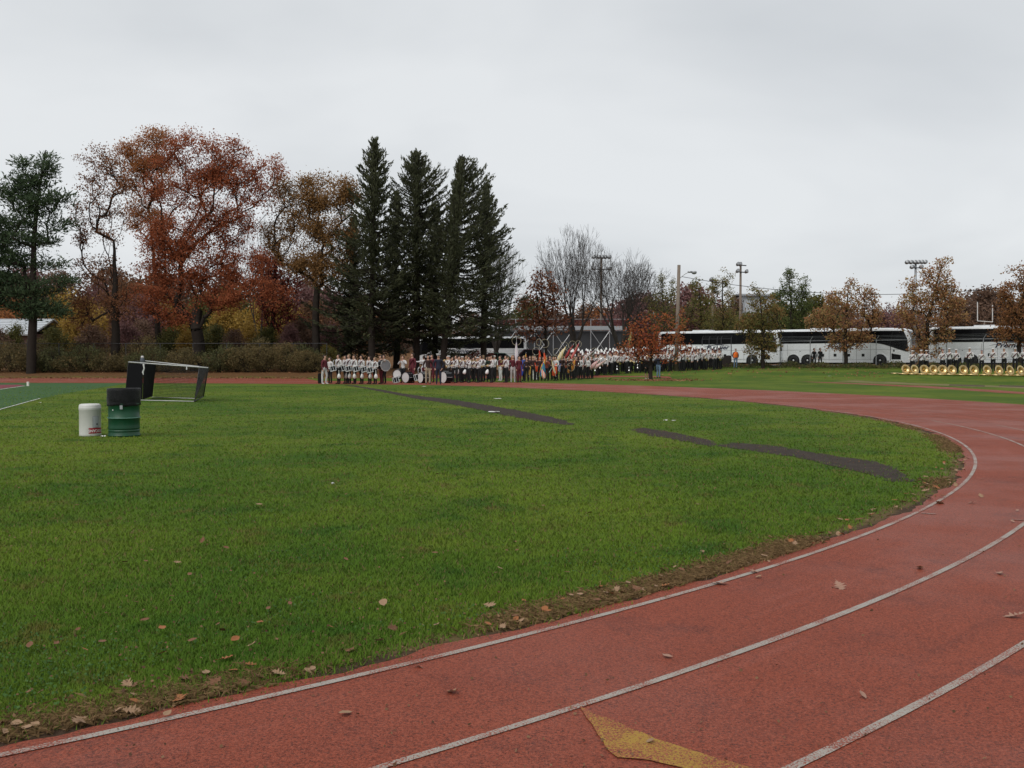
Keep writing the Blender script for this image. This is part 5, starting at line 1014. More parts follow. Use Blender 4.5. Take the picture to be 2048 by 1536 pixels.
# drum line
GD = 'drummers standing in a row on the track'
snare = []
def snare_drum():
    root = empty('snare_drum'); MB().lathe([(.0, -.15), (.18, -.15), (.18, .15), (.0, .15)], 20).build('shell', BLACK, root)
    for z in (-.15, .15): MB().lathe([(.176, -.02), (.192, -.02), (.192, .02), (.176, .02)], 20, 0, None, (0, 0, z)).build('hoop', WHT, root)
    MB().lathe([(0, .005), (.178, 0)], 20, 0, None, (0, 0, .158)).build('drum_head', WHT, root)
    for i in range(8): a = i * math.pi / 4 + .2; MB().tube([(.19 * math.cos(a), .19 * math.sin(a), -.15), (.19 * math.cos(a), .19 * math.sin(a), .15)], .014, 4).build('tension_rod', SILV, root)
    MB().tube([(-.13, .17, .0), (-.13, .2, .2), (-.11, .24, .42), (-.11, .36, .5)], .02, 5).build('carrier', SILV, root); MB().tube([(.13, .17, .0), (.13, .2, .2), (.11, .24, .42), (.11, .36, .5)], .02, 5).build('carrier', SILV, root)
    return root
SN = snare_drum()
drm = [(677, 57.6, 'hair'), (691, 58.4, 'hair'), (698, 58.0, 'hair'), (709, 57.6, 'hair'), (723, 57.6, 'hair'), (739, 57.4, 'hair'), (750, 57.0, 'hair')]
first = True
for i, (x, D, p_) in enumerate(drm):
    b = spot(x, D); rz = -.75 + rng.uniform(-.1, .1); h_ = [1.78, 1.72, 1.8, 1.75, 1.73, 1.68, 1.62][i]
    person('drum', b, rz, 'drummer in white shirt and maroon sash carrying a snare drum', GD, h_, ('hair', 'sash'), HAIRB if i not in (2, 6) else HAIRF)
    fw = np.array([math.sin(rz), -math.cos(rz), 0])
    sn = SN if first else copy_tree(SN); first = False
    sn.location = b + fw * .42 + [0, 0, .93 * h_ / 1.75]; sn.rotation_euler = (.15, -.2, rz); tag(sn, 'black snare drum with white hoops carried by a drummer in the row', 'drum', 'snare drums of the drum line')
    ht = empty('plumed_hat', b + np.array([math.cos(rz), math.sin(rz), 0]) * .27 + fw * .18 + [0, 0, .50], rz); ht.rotation_euler = (.3, .35, rz)
    MB().tube([(0, 0, .36), (.0, 0, .1)], [.02, .025], 6).build('hanging_cord', PLUME, ht); MB().lathe([(0, .14), (.05, .12), (.10, 0), (.11, -.10), (.07, -.17), (0, -.18)], 12).build('plume', PLUME, ht, True)
    tag(ht, 'white plumed hat hanging at the hip of a snare drummer', 'hat', 'plumed hats hanging from the drummers')
person('pointer', spot(762, 57.6), -.9, 'drummer with raised arms at the right end of the snare row', None, 1.74, ('hair', 'sash')); 
person('play', spot(768, 58.2), -.5, 'white shirted drummer carrying a big dark bass drum at the row end', None, 1.76, ('hair',))
def bass_drum(loc, rz, rad, label, wid=.36, head=WHT):
    root = empty('bass_drum', loc, rz); Mx = rotM('Y', R(90)); MB().lathe([(rad, -wid / 2), (rad, wid / 2)], 28, 0, Mx).build('shell', BLACK, root)
    for s in (-1, 1):
        MB().lathe([(0, s * (wid / 2 - .005)), (rad - .01, s * (wid / 2 - .005))], 28, 0, Mx).build('drum_head', head, root); MB().lathe([(rad - .012, s * wid / 2 - .02), (rad + .016, s * wid / 2 - .02), (rad + .016, s * wid / 2 + .02), (rad - .012, s * wid / 2 + .02)], 28, 0, Mx).build('hoop', BLACK if head is WHT else SILV, root)
    for i in range(8): a = i * math.pi / 4; MB().tube([(-wid / 2, (rad + .012) * math.cos(a), (rad + .012) * math.sin(a)), (wid / 2, (rad + .012) * math.cos(a), (rad + .012) * math.sin(a))], .012, 4).build('tension_rod', SILV, root)
    return tag(root, label, 'drum')
GREYH = M('drum_head_grey', (.2, .2, .21), .5)
b = spot(768, 57.7); bass_drum(b + [.05, -.45, 1.12], -.9, .33, 'dark bass drum held chest high at the end of the snare row', .4, GREYH)
person('major', spot(649, 57.4), 1.1, 'person in maroon jacket and white trousers facing the drummers', None, 1.74, ('hair',)); 
cs = MB().box((0, 0, .32), (.3, .28, .62)); cs.tube([(-.1, 0, .6), (-.12, 0, .75), (.12, 0, .75), (.1, 0, .6)], .02, 4)
tag(cs.build('equipment_bag', BLACK, None, loc=spot(641.5, 58.5)), 'black equipment bag standing behind the maroon jacket', 'bag')
person('band', spot(660, 59.0), -.6, 'white shirted band member partly hidden beside the maroon jacket', None, 1.62, ('hair',))
# bass drums on the ground and staff
b = spot(806, 60.2); person('play', b, -.3, 'white shirted player bent over dark drums left of the tall maroon gown', None, 1.72, ('hair',))
bass_drum(spot(797, 60) + [0, 0, .55], 1.2, .30, 'bass drum on its stand at the left end of the parked drums', .4); bass_drum(spot(815.5, 59.6) + [0, 0, .36], .9, .33, 'white headed bass drum on the track beside the maroon gown', .4)
bass_drum(spot(846, 59.3) + [0, 0, .35], .7, .33, 'white headed bass drum between the khaki trousers and the gown', .4); bass_drum(spot(892, 59.6) + [0, 0, .37], .75, .36, 'large white headed bass drum right of the officer', .45)
sd1 = copy_tree(SN); sd1.location = spot(836, 59.6) + [0, 0, .38]; sd1.scale = (1.3, 1.3, 1.2); tag(sd1, 'chrome tenor drum standing on the track by the khaki trousers', 'drum', None); del sd1['group']
sd2 = copy_tree(SN); sd2.location = spot(793, 60) + [0, -.3, .20]; sd2.scale = (1.1, 1.1, 1.1); tag(sd2, 'snare drum set on the track left of the bass drums', 'drum', None); del sd2['group']
person('marnd', spot(825, 59.8), -.7, 'tall person in long maroon gown over white sleeves', None, 1.88, ('hair', 'sash')); person('pointer', spot(848, 60.8), 3.7, 'white shirted person pointing with an outstretched arm', None, 1.72, ('hair',))
person('marnd', spot(864, 61.5), -.4, 'person in maroon behind the khaki trousers', None, 1.8, ('hair',)); person('suit', spot(856, 57.2), .2, 'man in dark jacket and khaki trousers at the track edge', None, 1.74, ('hair',)); person('officer', spot(877, 56.6), .1, 'officer in navy uniform and white peaked cap', None, 1.80, ('offcap',))
# horn line
def horn_proto():
    root = empty('horn'); MB().tube([(0, .28, .0), (0, .0, .0), (0, -.10, .02)], .012, 6).build('lead_pipe', BRASS, root); MB().tube([(.05 * math.cos(t), .1 + .12 * math.sin(t), -.05 + .06 * math.cos(t)) for t in np.linspace(0, 6.28, 12)], .014, 5).build('coil', BRASS, root)
    MB().lathe([(.012, .0), (.02, .10), (.045, .18), (.11, .24), (.105, .243), (.04, .18)], 16, 0, rotM('X', R(90)), (0, -.1, .02)).build('bell', BRASS, root, True); return root
HN = horn_proto(); hn_first = [True]
def horn(loc, rot, label, group, s=1.0):
    h_ = HN if hn_first[0] else copy_tree(HN); hn_first[0] = False
    h_.location = loc; h_.rotation_euler = rot; h_.scale = (s, s, s); tag(h_, label, 'horn', group)
GH = 'horn players in a loose line beside the track'
for i, x in enumerate((898, 906, 913, 920, 925, 933, 939, 948, 956, 962, 966, 984, 989, 1001, 1012, 1016)):
    D = (60.5, 62, 60.2, 63, 61, 62.5, 60.4, 62.8, 60.8, 62, 63.5, 60.6, 64, 66, 60.8, 64)[i]; b = spot(x, D); rz = rz_l()
    if x == 1001: person('guard3', b, rz, 'person in maroon jacket and white trousers among the horn players', None, 1.74, ('hair',)); continue
    person(('play', 'band', 'drum')[i % 3], b, rz, 'horn player in white shirt and maroon sash beside the track', GH, rng.uniform(1.62, 1.82), ('hair', 'sash') if i % 4 else ('cap', 'sash'), HAIRB if i % 5 else HAIRF, i % 3 == 1)
    fw = np.array([math.sin(rz), -math.cos(rz), 0])
    if i % 3 != 1: horn(b + fw * .38 + [0, 0, 1.42 if i % 3 == 0 else 1.1], (.3, 0, rz), 'brass horn raised by a player beside the track', 'brass horns of the horn line')
    if i in (3, 4, 6, 11):
        ht = MB().lathe([(0, .14), (.05, .12), (.10, 0), (.11, -.10), (.07, -.17), (0, -.18)], 12).build('plumed_hat', PLUME, None, True, loc=b + np.array([-.3, -.1, .72])); ht.rotation_euler = (0, .3, 0); tag(ht, 'pale plumed hat held low by a horn player', 'hat', 'hats held by the horn players')
person('green', spot(978, 63), .4, 'person in dark green jacket behind the horn players', None, 1.7, ('hair',))
for i, x in enumerate(range(895, 1022, 8)):
    b = spot(x + rng.uniform(-2.5, 2.5), 66 + rng.uniform(0, 4)); k_ = ('band2', 'behind', 'guard', 'band', 'dark')[int(rng.integers(0, 5))]
    person(k_, b, rng.normal(-.6, .7), {'guard': 'person in dark brown jacket in the row behind the horn players', 'dark': 'person dressed all in black in the row behind the horn players'}.get(k_, 'white shirted band member in the row behind the horn players'), 'people standing behind the horn line', rng.normal(1.7, .08), ('hair',), HAIRB if i % 4 else HAIRF, i % 2 == 0)
# colour guard
GG = 'colour guard gathered with flags'
cg = [(1026, 61.6, 'guard3'), (1038, 61.4, 'marnd'), (1034, 63, 'marnd'), (1048, 66, 'gblue'), (1053, 64, 'guard'), (1060, 67, 'guard'), (1066, 65, 'guard'), (1073, 68, 'guard2'), (1080, 66, 'guard'), (1087, 68.5, 'guard'), (1093, 66, 'guard2'), (1100, 67.5, 'guard'), (1107, 69, 'play'), (1112, 66.5, 'band'), (1118, 70, 'gblue'), (1125, 67.5, 'guard'), (1132, 70, 'guard2'), (1139, 68, 'guard'), (1146, 71, 'guard'), (1153, 70, 'guard'), (1161, 71, 'band'), (1168, 72.5, 'guard'), (1176, 72, 'band'), (1184, 73, 'guard'), (1070, 70, 'guard3'), (1090, 72, 'band'), (1110, 73, 'guard'), (1130, 74, 'band'), (1150, 74, 'band')]
cgl = {'guard': 'colour guard member in dark brown jacket among the flags', 'guard2': 'colour guard member in rust top among the flags', 'guard3': 'person in maroon jacket and white trousers at the edge of the flags', 'marnd': 'person dressed all in maroon at the left of the flags', 'gblue': 'colour guard member in blue top among the flags', 'play': 'white shirted helper raising hands among the flags', 'band': 'white shirted helper standing among the flags'}
for i, (x, D, k_) in enumerate(cg): person(k_, spot(x, D), rng.uniform(-1, .8), cgl[k_], GG, rng.uniform(1.6, 1.76), ('hair',), HAIRB if i % 3 else HAIRF, i % 2 == 0)
def two(name, a, b, sc_=9):
    if name in MATS: return MATS[name]
    m, nt, o = newmat(name); g = N(nt, 'ShaderNodeTexCoord').outputs['Object']; wv = N(nt, 'ShaderNodeTexWave', bands_direction='X'); wv.inputs['Scale'].default_value = sc_ * .35; wv.inputs['Distortion'].default_value = 3; nt.links.new(g, wv.inputs[0])
    p = N(nt, 'ShaderNodeBsdfPrincipled'); p.inputs['Roughness'].default_value = .6; nt.links.new(mixc(nt, ramp(nt, wv.outputs[1], .4, .6), a, b), p.inputs['Base Color']); nt.links.new(p.outputs[0], o.inputs[0]); MATS[name] = m; return m
cRed, cOr, cYe, cBl, cWh, cLi, cGr, cDk, cPk = (.45, .02, .015), (.7, .12, .02), (.62, .40, .04), (.03, .07, .42), (.66, .64, .60), (.52, .44, .55), (.05, .3, .08), (.12, .02, .02), (.6, .22, .2)
flags = [('lilac striped', cLi, cWh, (1033, 756), (1033, 677), 61.5, .34, .10, .62), ('red', cRed, cOr, (1082, 752), (1078, 690), 66, .28, .15, .75), ('orange red', cOr, cRed, (1094, 752), (1088, 700), 66.5, .42, .1, .85), ('cream and yellow', cWh, cYe, (1098, 745), (1134, 690), 67, .4, .06, .6), ('crimson', cRed, cDk, (1115, 740), (1148, 687), 69, .26, .05, .55), ('red and pink', cPk, cRed, (1130, 742), (1160, 682), 70, .26, .06, .6), ('dark red and white', cDk, cWh, (1148, 735), (1192, 698), 71, .3, .05, .75), ('royal blue', cBl, cBl, (1042, 752), (1048, 712), 66, .5, .1, .95), ('gold', cYe, cDk, (1058, 754), (1069, 708), 65, .3, .1, .9), ('scarlet', cRed, cOr, (1076, 750), (1068, 712), 67, .4, .2, .8),
         ('yellow and red', cYe, cRed, (1078, 753), (1094, 710), 65.5, .36, .1, .9), ('blue and green', cBl, cGr, (1084, 754), (1088, 722), 65.2, .5, .1, .95), ('orange and white', cOr, cWh, (1088, 756), (1084, 736), 65, .4, .1, 1.0), ('white and red', cWh, cRed, (1105, 748), (1120, 706), 68, .36, .1, .8), ('red and orange', cRed, cOr, (1106, 752), (1114, 724), 66.3, .5, .1, .95), ('deep blue', cBl, cWh, (1118, 745), (1124, 716), 68.5, .42, .1, .9), ('orange swirl', cRed, cYe, (1136, 748), (1152, 716), 68, .5, .1, .9), ('red and cream', cRed, cWh, (1172, 742), (1204, 716), 72.5, .42, .1, .85), ('white and rose', cWh, cPk, (1183, 740), (1214, 718), 73, .34, .1, .85), ('yellow', cYe, cOr, (1024, 754), (1023, 706), 62.4, .14, .05, .7), ('pale yellow', cYe, cWh, (1112, 754), (1102, 715), 66.2, .2, .1, .8), ('crimson and gold', cRed, cYe, (1050, 738), (1052, 705), 66.8, .25, .05, .7), ('scarlet and white', cRed, cWh, (1162, 745), (1170, 708), 71, .3, .05, .85)]
for nm, ca, cb, lo_, hi_, D, wd, t0, t1 in flags:
    wd *= .72
    a, b = at(*lo_, D), at(*hi_, D); a[2] = max(a[2], .04); root = empty('flag', a); ax = b - a; ln = np.linalg.norm(ax)
    MB().tube([(0, 0, 0), ax], .014, 5).build('pole', SILV, root)
    K = 12; dwn = np.array([0, 0, -1.]); sd_ = np.cross(ax / ln, [0, 1, 0]); v = []; nn = 9
    for i in range(K + 1):
        t = i / K; c = ax * (1 - t0 - (t1 - t0) * t); rr_ = wd * (.12 + .5 * math.sin(min(1, t * 1.15) * math.pi * .62)) * (1 - .35 * max(0, t - .8) / .2)
        for j_ in range(nn):
            th = 2 * math.pi * j_ / nn; q = rr_ * (.75 + .25 * math.sin(th * 3 + i * .5 + D * 9)); v.append(c + sd_ * q * math.cos(th) + np.array([0, 1, 0]) * q * .5 * math.sin(th) + dwn * rr_ * .25)
    MB().add(v, [(i * nn + j_, i * nn + (j_ + 1) % nn, (i + 1) * nn + (j_ + 1) % nn, (i + 1) * nn + j_) for i in range(K) for j_ in range(nn)]).build('cloth', two('flag_' + nm.replace(' ', '_'), ca, cb), root, True)
    tag(root, nm + ' furled silk flag on a pole held by the colour guard', 'flag', 'furled flags of the colour guard')
HOOP = M('hoop_gold', (.36, .31, .21), .5)
for x, y, rp_, D, sq in ((1033, 681.5, 9, 61.4, 1), (1077.5, 684.5, 6.5, 66.2, .7), (1089.5, 687, 8.2, 67, 1), (1072, 702.5, 7.5, 66.8, .9), (1129, 692, 8, 67.4, 1), (1145, 690, 8, 68.8, .95), (1157, 688, 7, 69.8, .8), (1190, 706, 10, 71.2, 1), (1142, 734, 8, 67.8, .9), (1113, 704, 7, 68.3, .9), (1203, 719, 8, 72.4, 1)):
    c = at(x, y, D - .08); rr_ = rp_ * D / F; o = MB().tube([(rr_ * sq * math.cos(t), rr_ * .2 * math.sin(t * 2), rr_ * math.sin(t)) for t in np.linspace(0, 2 * math.pi, 28, endpoint=False)], .013, 5, closed=True).build('hoop', HOOP, None, True, loc=c)
    tag(o, {1033: 'pale hoop at the top of the lilac striped flag', 1077.5: 'narrow pale hoop leaning at the top of the red flag', 1129: 'pale hoop at the tip of the cream and yellow flag', 1145: 'pale hoop around the tip of the crimson flag', 1157: 'pale hoop around the tip of the red and pink flag', 1190: 'pale hoop at the tip of the dark red and white flag'}.get(x, 'pale hoop held up among the colour guard flags'), 'hoop', 'hoops carried by the colour guard')
# main block
GM = 'band members massed in the main block'
f0, f1 = np.array([5.6, 77.2]), np.array([19.6, 86.5]); nc = 29; dirn = (f1 - f0) / np.linalg.norm(f1 - f0); bk = np.array([-.45, .89])
for r_ in range(7):
    for c_ in range(nc):
        q = f0 + (f1 - f0) * (c_ + rng.uniform(-.5, .5) + .5 * (r_ % 2)) / nc + bk * (r_ * 1.05 + rng.uniform(-.42, .42))
        xp = 1024 + F * q[0] / q[1]
        if xp < 1140 or xp > 1466: continue
        if r_ == 6 and rng.random() < .3: continue
        plume = (r_ > 0 and rng.random() < .9); hz = rng.normal(1.72, .075)
        key = ('band', 'play', 'band2', 'behind', 'drum', 'guard')[int(rng.choice(6, p=[.28, .2, .2, .12, .14, .06]))]; rz = rng.normal(-.5, .6)
        person(key, gz(*q), rz, 'band member in white shirt and white plumed hat in the massed block' if plume else 'bareheaded band member in white shirt and black trousers in the massed block', GM, hz, ('shako', ) if plume else ('hair', 'sash') if r_ == 0 else ('hair',), HAIRB if rng.random() < .75 else HAIRF, rng.random() < .4)
        if r_ < 2 and c_ % 3 == 0: horn(gz(*q) + np.array([math.sin(rz), -math.cos(rz), 0]) * .36 + [0, 0, 1.06 if key != 'play' else 1.44], (.6, 0, rz + .5), 'brass horn held by a band member in the massed block', 'brass horns in the massed block')
for x, y in ((1180, 738), (1200, 735.5), (1234, 738.5), (1258, 741), (1275, 735.5), (1190, 741)):
    b = at(x, y, 76.3); hh_ = MB().tube([(0, 0, .3), (0, 0, .05)], .02, 5).lathe([(.02, .08), (.05, .0), (.11, -.05), (.0, -.04)], 12).build('trumpet', SILV, None, True, loc=b); tag(hh_, 'silver trumpet hanging bell down from a front row band member', 'trumpet', 'silver trumpets in the front row')
person('jeans', spot(1317, 73), 2.6, 'man in navy jacket and blue jeans beside the small orange maple', None, 1.78, ('hair',)); person('shorts', spot(1294, 71.2), .5, 'person in black shorts with bare legs behind the orange maple trunk', None, 1.7, ('hair',))
q = fp(1471, 7.6); person('vestman', q, .2, 'man in bright orange safety vest and jeans by the fence', None, 1.80, ('vest', 'beret')); 
for x, s_, lb in ((1628, 4.0, 'person in black standing left of a pair before the second coach'), (1640, 3.8, 'person in black standing right of a pair before the second coach')): person('dark', fp(x, s_), .3, lb, None, 1.74, ('hair',))
# sousaphones and players
def sousa():
    root = empty('sousaphone')
    MB().tube([(.34 * math.cos(t), .30 * math.sin(t), .055 + .012 * math.sin(t * 2)) for t in np.linspace(0, 2 * math.pi, 26, endpoint=False)], .045, 7, closed=True).build('body_coil', BRASS, root, True)
    MB().tube([(.22 * math.cos(t), .20 * math.sin(t) + .02, .10) for t in np.linspace(0, 5.2, 18)], .022, 6).build('inner_coil', BRASS, root, True)
    for i in range(3): MB().tube([(-.1 + .05 * i, .05, .08), (-.1 + .05 * i, .05, .26)], .02, 6).build('valve', BRASS, root)
    Mx = rotM('Z', .35) @ rotM('X', R(72)); org = np.array([.10, -.02, .37])
    MB().lathe([(.045, -.34), (.055, -.24), (.08, -.14), (.14, -.05), (.23, .02), (.335, .05), (.345, .056), (.335, .060), (.225, .034), (.13, -.03), (.07, -.12), (.04, -.24), (.0, -.26)], 28, 0, Mx, org).build('bell', BRASS, root, True)
    th = org + Mx @ np.array([0, 0, -.32]); MB().tube([th, th + [.04, .10, -.06], (.22, .2, .12), (.30, .10, .06)], [.046, .046, .045, .045], 7).build('throat', BRASS, root, True)
    return root
S0 = sousa(); MOUTH = ('brighter', )
for i, x in enumerate((1811, 1828.4, 1848, 1866.4, 1884.7, 1903, 1926, 1947, 1973, 1996.7, 2019, 2040.5, 2062)):
    s_ = S0 if i == 0 else copy_tree(S0); p_ = gnd(x - 3, 749.5 + (x - 1811) * .013); s_.location = p_; s_.rotation_euler = (0, 0, rng.uniform(-.3, .12)); s_.scale = (1.03,) * 3
    tag(s_, 'brass sousaphone laid on the grass with its bell facing out', 'sousaphone', 'row of sousaphones lying on the grass')
extra = MB().tube([(.34 * math.cos(t), .30 * math.sin(t), .05) for t in np.linspace(0, 2 * math.pi, 26, endpoint=False)], .042, 7, closed=True).build('detached_tuba_coil', BRASS, None, True, loc=gnd(1791, 748)); tag(extra, 'brass coil lying flat at the left end of the sousaphone row', 'instrument')
GT = 'sousaphone players standing behind their instruments'
for i, x in enumerate((1824.5, 1842, 1852.5, 1885, 1898.5, 1912, 1939, 1963, 1986, 2008, 2030, 2048, 2070)):
    q = gnd(x, 746); q = q * (70.5 + .25 * (i % 3)) / q[1]; q = gz(q[0], q[1])
    person(('band', 'behind', 'drum')[i % 3], q, -.7 + rng.uniform(-.35, .25), 'sousaphone player in white shirt, sash and white cap behind the brass row', GT, [1.72, 1.75, 1.72, 1.76, 1.83, 1.76, 1.86, 1.64, 1.78, 1.82, 1.79, 1.76, 1.74][i], ('cap', 'sash') if i % 4 != 3 else ('beret', 'sash'))
# low timber edge by the dry strip
for a, b in (((1900, 771), (1968, 773)), ((2000, 772.5), (2060, 774.5))):
    p0, p1 = gnd(*a), gnd(*b); tag(MB().box((0, 0, .03), (np.linalg.norm(p1 - p0), .12, .07), 0, math.atan2(p1[1] - p0[1], p1[0] - p0[0])).build('timber_edge', M('timber_dark', (.13, .10, .08), .9), None, loc=(p0 + p1) / 2), 'dark timber edge of the sand pit %s' % ('near the middle of the sousaphone row' if a[0] < 1950 else 'past the worn patch'), 'timber edge')

# ------------------------------------------------------------------ litter and fallen leaves
PAPER = M('paper_white', (.62, .62, .60), .8, .1, 10)
def crumple(w_, d_):
    n = 5; g = np.array([[((i / (n - 1)) - .5) * w_, ((j / (n - 1)) - .5) * d_, rng.uniform(.005, .03)] for i in range(n) for j in range(n)]); return MB().add(g, [(i * n + j, (i + 1) * n + j, (i + 1) * n + j + 1, i * n + j + 1) for i in range(n - 1) for j in range(n - 1)])
for (x, y, w_), lb in zip(((988, 826, .55), (995, 799, .5), (1331, 843, .18), (1348, 844, .18), (206, 876, .16), (80, 807, .15), (666, 973, .06), (848, 774, .4), (1660, 753, .5)), ('white paper scrap at the edge of the asphalt strip', 'pale paper scrap lying beyond the asphalt strip', 'small white scrap on the grass above the short asphalt patch', 'tiny pale scrap beside another on the grass', 'white scrap on the grass between drum and bin', 'small scrap near the synthetic field line', 'tiny white scrap alone on the middle of the lawn', 'pale scrap at the track edge near the khaki trousers', 'white scrap on the grass below the second coach')):
    w_ *= .55; tag(crumple(w_, w_ * .45).build('paper_scrap', PAPER, None, loc=gnd(x, y) + [0, 0, .02]), lb, 'litter')
def leafshape(kind):
    if kind == 'oak':
        half = [(0, 0), (.10, .06), (.05, .10), (.22, .22), (.09, .27), (.34, .44), (.12, .46), (.36, .66), (.12, .64), (.20, .86), (.06, .80), (0, 1)]
    elif kind == 'beech': half = [(0, 0), (.14, .12), (.26, .32), (.28, .52), (.2, .74), (.08, .92), (0, 1)]
    else: half = [(0, 0), (.2, .08), (.34, .28), (.32, .5), (.24, .7), (.1, .9), (0, 1)]
    h = np.array(half); mb = MB(); n = len(h); curl = rng.uniform(.25, .7)
    def z(x, y): return curl * (x * x * 1.2 + (y - .5) ** 2 * .5)
    v = [(0, y - .5, z(0, y)) for x, y in h] + [(x, y - .5, z(x, y) + rng.uniform(-.02, .05)) for x, y in h[1:-1]] + [(-x, y - .5, z(x, y) * .7 + rng.uniform(-.02, .05)) for x, y in h[1:-1]]
    f = []
    for s_ in (0, 1):
        o_ = n + s_ * (n - 2)
        for i in range(n - 1):
            a, b = i, i + 1; c = o_ + i if i < n - 2 else None; d = o_ + i - 1 if i > 0 else None
            q = [a, b] + ([c] if c is not None else []) + ([d] if d is not None else [])
            f.append(tuple(q if s_ == 0 else q[::-1]))
    mb.add(v, f); mb.tube([(0, -.5, z(0, 0)), (.02, -.66, z(0, 0) + .02)], .012, 3); return mb
LT, LBR, LOR, LPK = M('leaf_tan', (.27, .165, .095), .75, .3, 20), M('leaf_brown', (.15, .065, .03), .75, .3, 20), M('leaf_orange', (.26, .095, .03), .75, .3, 20), M('leaf_pinkish', (.30, .17, .12), .75, .3, 20)
LEAF = {}
for kind in ('oak', 'beech', 'poplar'):
    for v_ in range(3): LEAF[kind, v_] = leafshape(kind).mesh('fallen_leaf', LT)
used = {}
def fallen(p_, kind, mat, size, label, lift=.0):
    o = bpy.data.objects.new('fallen_leaf', LEAF[kind, int(rng.integers(0, 3))]); o.location = (p_[0], p_[1], p_[2] + .012 + lift); o.scale = (size * (.72 if kind != 'oak' else .92),) * 3
    o.rotation_euler = (rng.normal(0, .25), rng.normal(0, .25), rng.uniform(0, 6.28)); link(o); o.material_slots[0].link = 'OBJECT'; o.material_slots[0].material = mat
    tag(o, label, 'leaf', 'fallen leaves')
onT = [(905, 1390, 'oak'), (1840, 1140, 'oak'), (1680, 1178, 'oak'), (2027, 1237, 'oak'), (1726, 1398, 'poplar'), (835, 1337, 'beech'), (690, 1433, 'beech'), (1440, 1171, 'oak'), (1508, 1147, 'oak'), (1944, 1008, 'oak'), (1962, 995, 'oak'), (1965, 960, 'beech'), (2035, 1024, 'beech'), (2025, 1046, 'beech'), (620, 1348, 'poplar'), (1405, 1107, 'beech'), (1517, 1158, 'beech'), (1880, 1009, 'oak'), (1335, 1318, 'beech'), (2000, 1150, 'oak'), (1300, 1490, 'beech')]
for x, y, k_ in onT: fallen(gnd(x, y), k_, LPK if rng.random() < .6 else LT, rng.uniform(.09, .14) if k_ == 'oak' else rng.uniform(.06, .09), {'oak': 'dry lobed oak leaf lying on the red track', 'beech': 'small dry oval leaf lying on the red track', 'poplar': 'broad pale leaf lying on the red track'}[k_], .004)
onE = [(70, 1460, 'poplar'), (10, 1476, 'poplar'), (54, 1466, 'beech'), (165, 1454, 'oak'), (233, 1433, 'poplar'), (265, 1432, 'oak'), (270, 1380, 'oak'), (255, 1378, 'oak'), (360, 1408, 'oak'), (412, 1355, 'poplar'), (425, 1377, 'oak'), (490, 1375, 'poplar'), (517, 1364, 'oak'), (610, 1338, 'beech'), (625, 1347, 'poplar'), (410, 1390, 'beech'), (270, 1413, 'beech'), (700, 1310, 'oak'), (760, 1290, 'poplar'), (785, 1265, 'oak'), (977, 1257, 'poplar'), (1030, 1240, 'beech'), (980, 1218, 'oak'), (1090, 1227, 'poplar'), (1195, 1208, 'poplar'), (1245, 1193, 'beech'), (1280, 1185, 'oak'), (1320, 1165, 'beech'), (1350, 1140, 'poplar'), (1640, 1072, 'oak'), (1610, 1085, 'beech'), (1590, 1093, 'oak'), (1655, 1082, 'beech'), (1700, 1060, 'oak'), (1805, 945, 'oak'), (1815, 952, 'oak'), (1840, 962, 'oak'), (1850, 970, 'beech'), (1870, 975, 'oak'), (1800, 962, 'beech')]
for i in range(120):
    t = int(rng.integers(0, len(INF))); c = INF[t]
    while not (c[1] < 14 and c[0] > -4 and c[1] > 3.2): t = int(rng.integers(0, len(INF))); c = INF[t]
    tg_ = INF[min(t + 1, len(INF) - 1)] - INF[t]; tg_ /= np.linalg.norm(tg_); q = c + np.array([-tg_[1], tg_[0]]) * abs(rng.normal(.24, .12)); onE.append((q, None, ('oak', 'beech', 'poplar')[int(rng.integers(0, 3))]))
for x, y, k_ in onE:
    p_ = gnd(x, y) if y is not None else gz(*x); mt = (LT, LBR, LOR, LT)[int(rng.integers(0, 4))]
    fallen(p_, k_, mt, rng.uniform(.07, .11) if k_ == 'oak' else rng.uniform(.045, .085), {'oak': 'curled lobed oak leaf on the dirt edge of the lawn', 'beech': 'small dry oval leaf on the dirt edge of the lawn', 'poplar': 'broad dry leaf on the dirt edge of the lawn'}[k_], .012)
onG = [(405, 1093, 'oak', LBR), (355, 1138, 'oak', LT), (250, 1137, 'beech', LBR), (205, 1302, 'beech', LBR), (325, 1273, 'beech', LOR), (170, 1318, 'beech', LOR), (60, 1308, 'beech', LBR), (325, 1325, 'beech', LOR), (385, 1298, 'beech', LBR), (470, 1296, 'beech', LOR), (505, 1307, 'oak', LT), (580, 1222, 'beech', LBR), (518, 1018, 'beech', LT), (870, 1118, 'beech', LBR), (1287, 951, 'oak', LBR), (767, 1222, 'poplar', LT), (875, 955, 'beech', LBR), (1395, 1018, 'beech', LT), (1430, 985, 'beech', LBR), (660, 1270, 'beech', LOR), (445, 1278, 'beech', LBR), (100, 1345, 'beech', LBR), (520, 1262, 'beech', LOR), (1180, 1035, 'beech', LBR), (1000, 1150, 'beech', LT), (940, 885, 'beech', LBR)]
for x, y, k_, mt in onG: fallen(gnd(x, y), k_, mt, rng.uniform(.06, .1), {LBR: 'brown fallen leaf lying in the grass', LOR: 'orange fallen leaf lying in the grass', LT: 'tan fallen leaf lying in the grass'}[mt], .035)
for i in range(45):
    x, y = rng.uniform(0, 1500), rng.uniform(900, 1380); p_ = gnd(x, y)
    if sdist(p_[0], p_[1]) < -.4: fallen(p_, 'beech', LBR, rng.uniform(.04, .075), 'brown fallen leaf lying in the grass', .03)
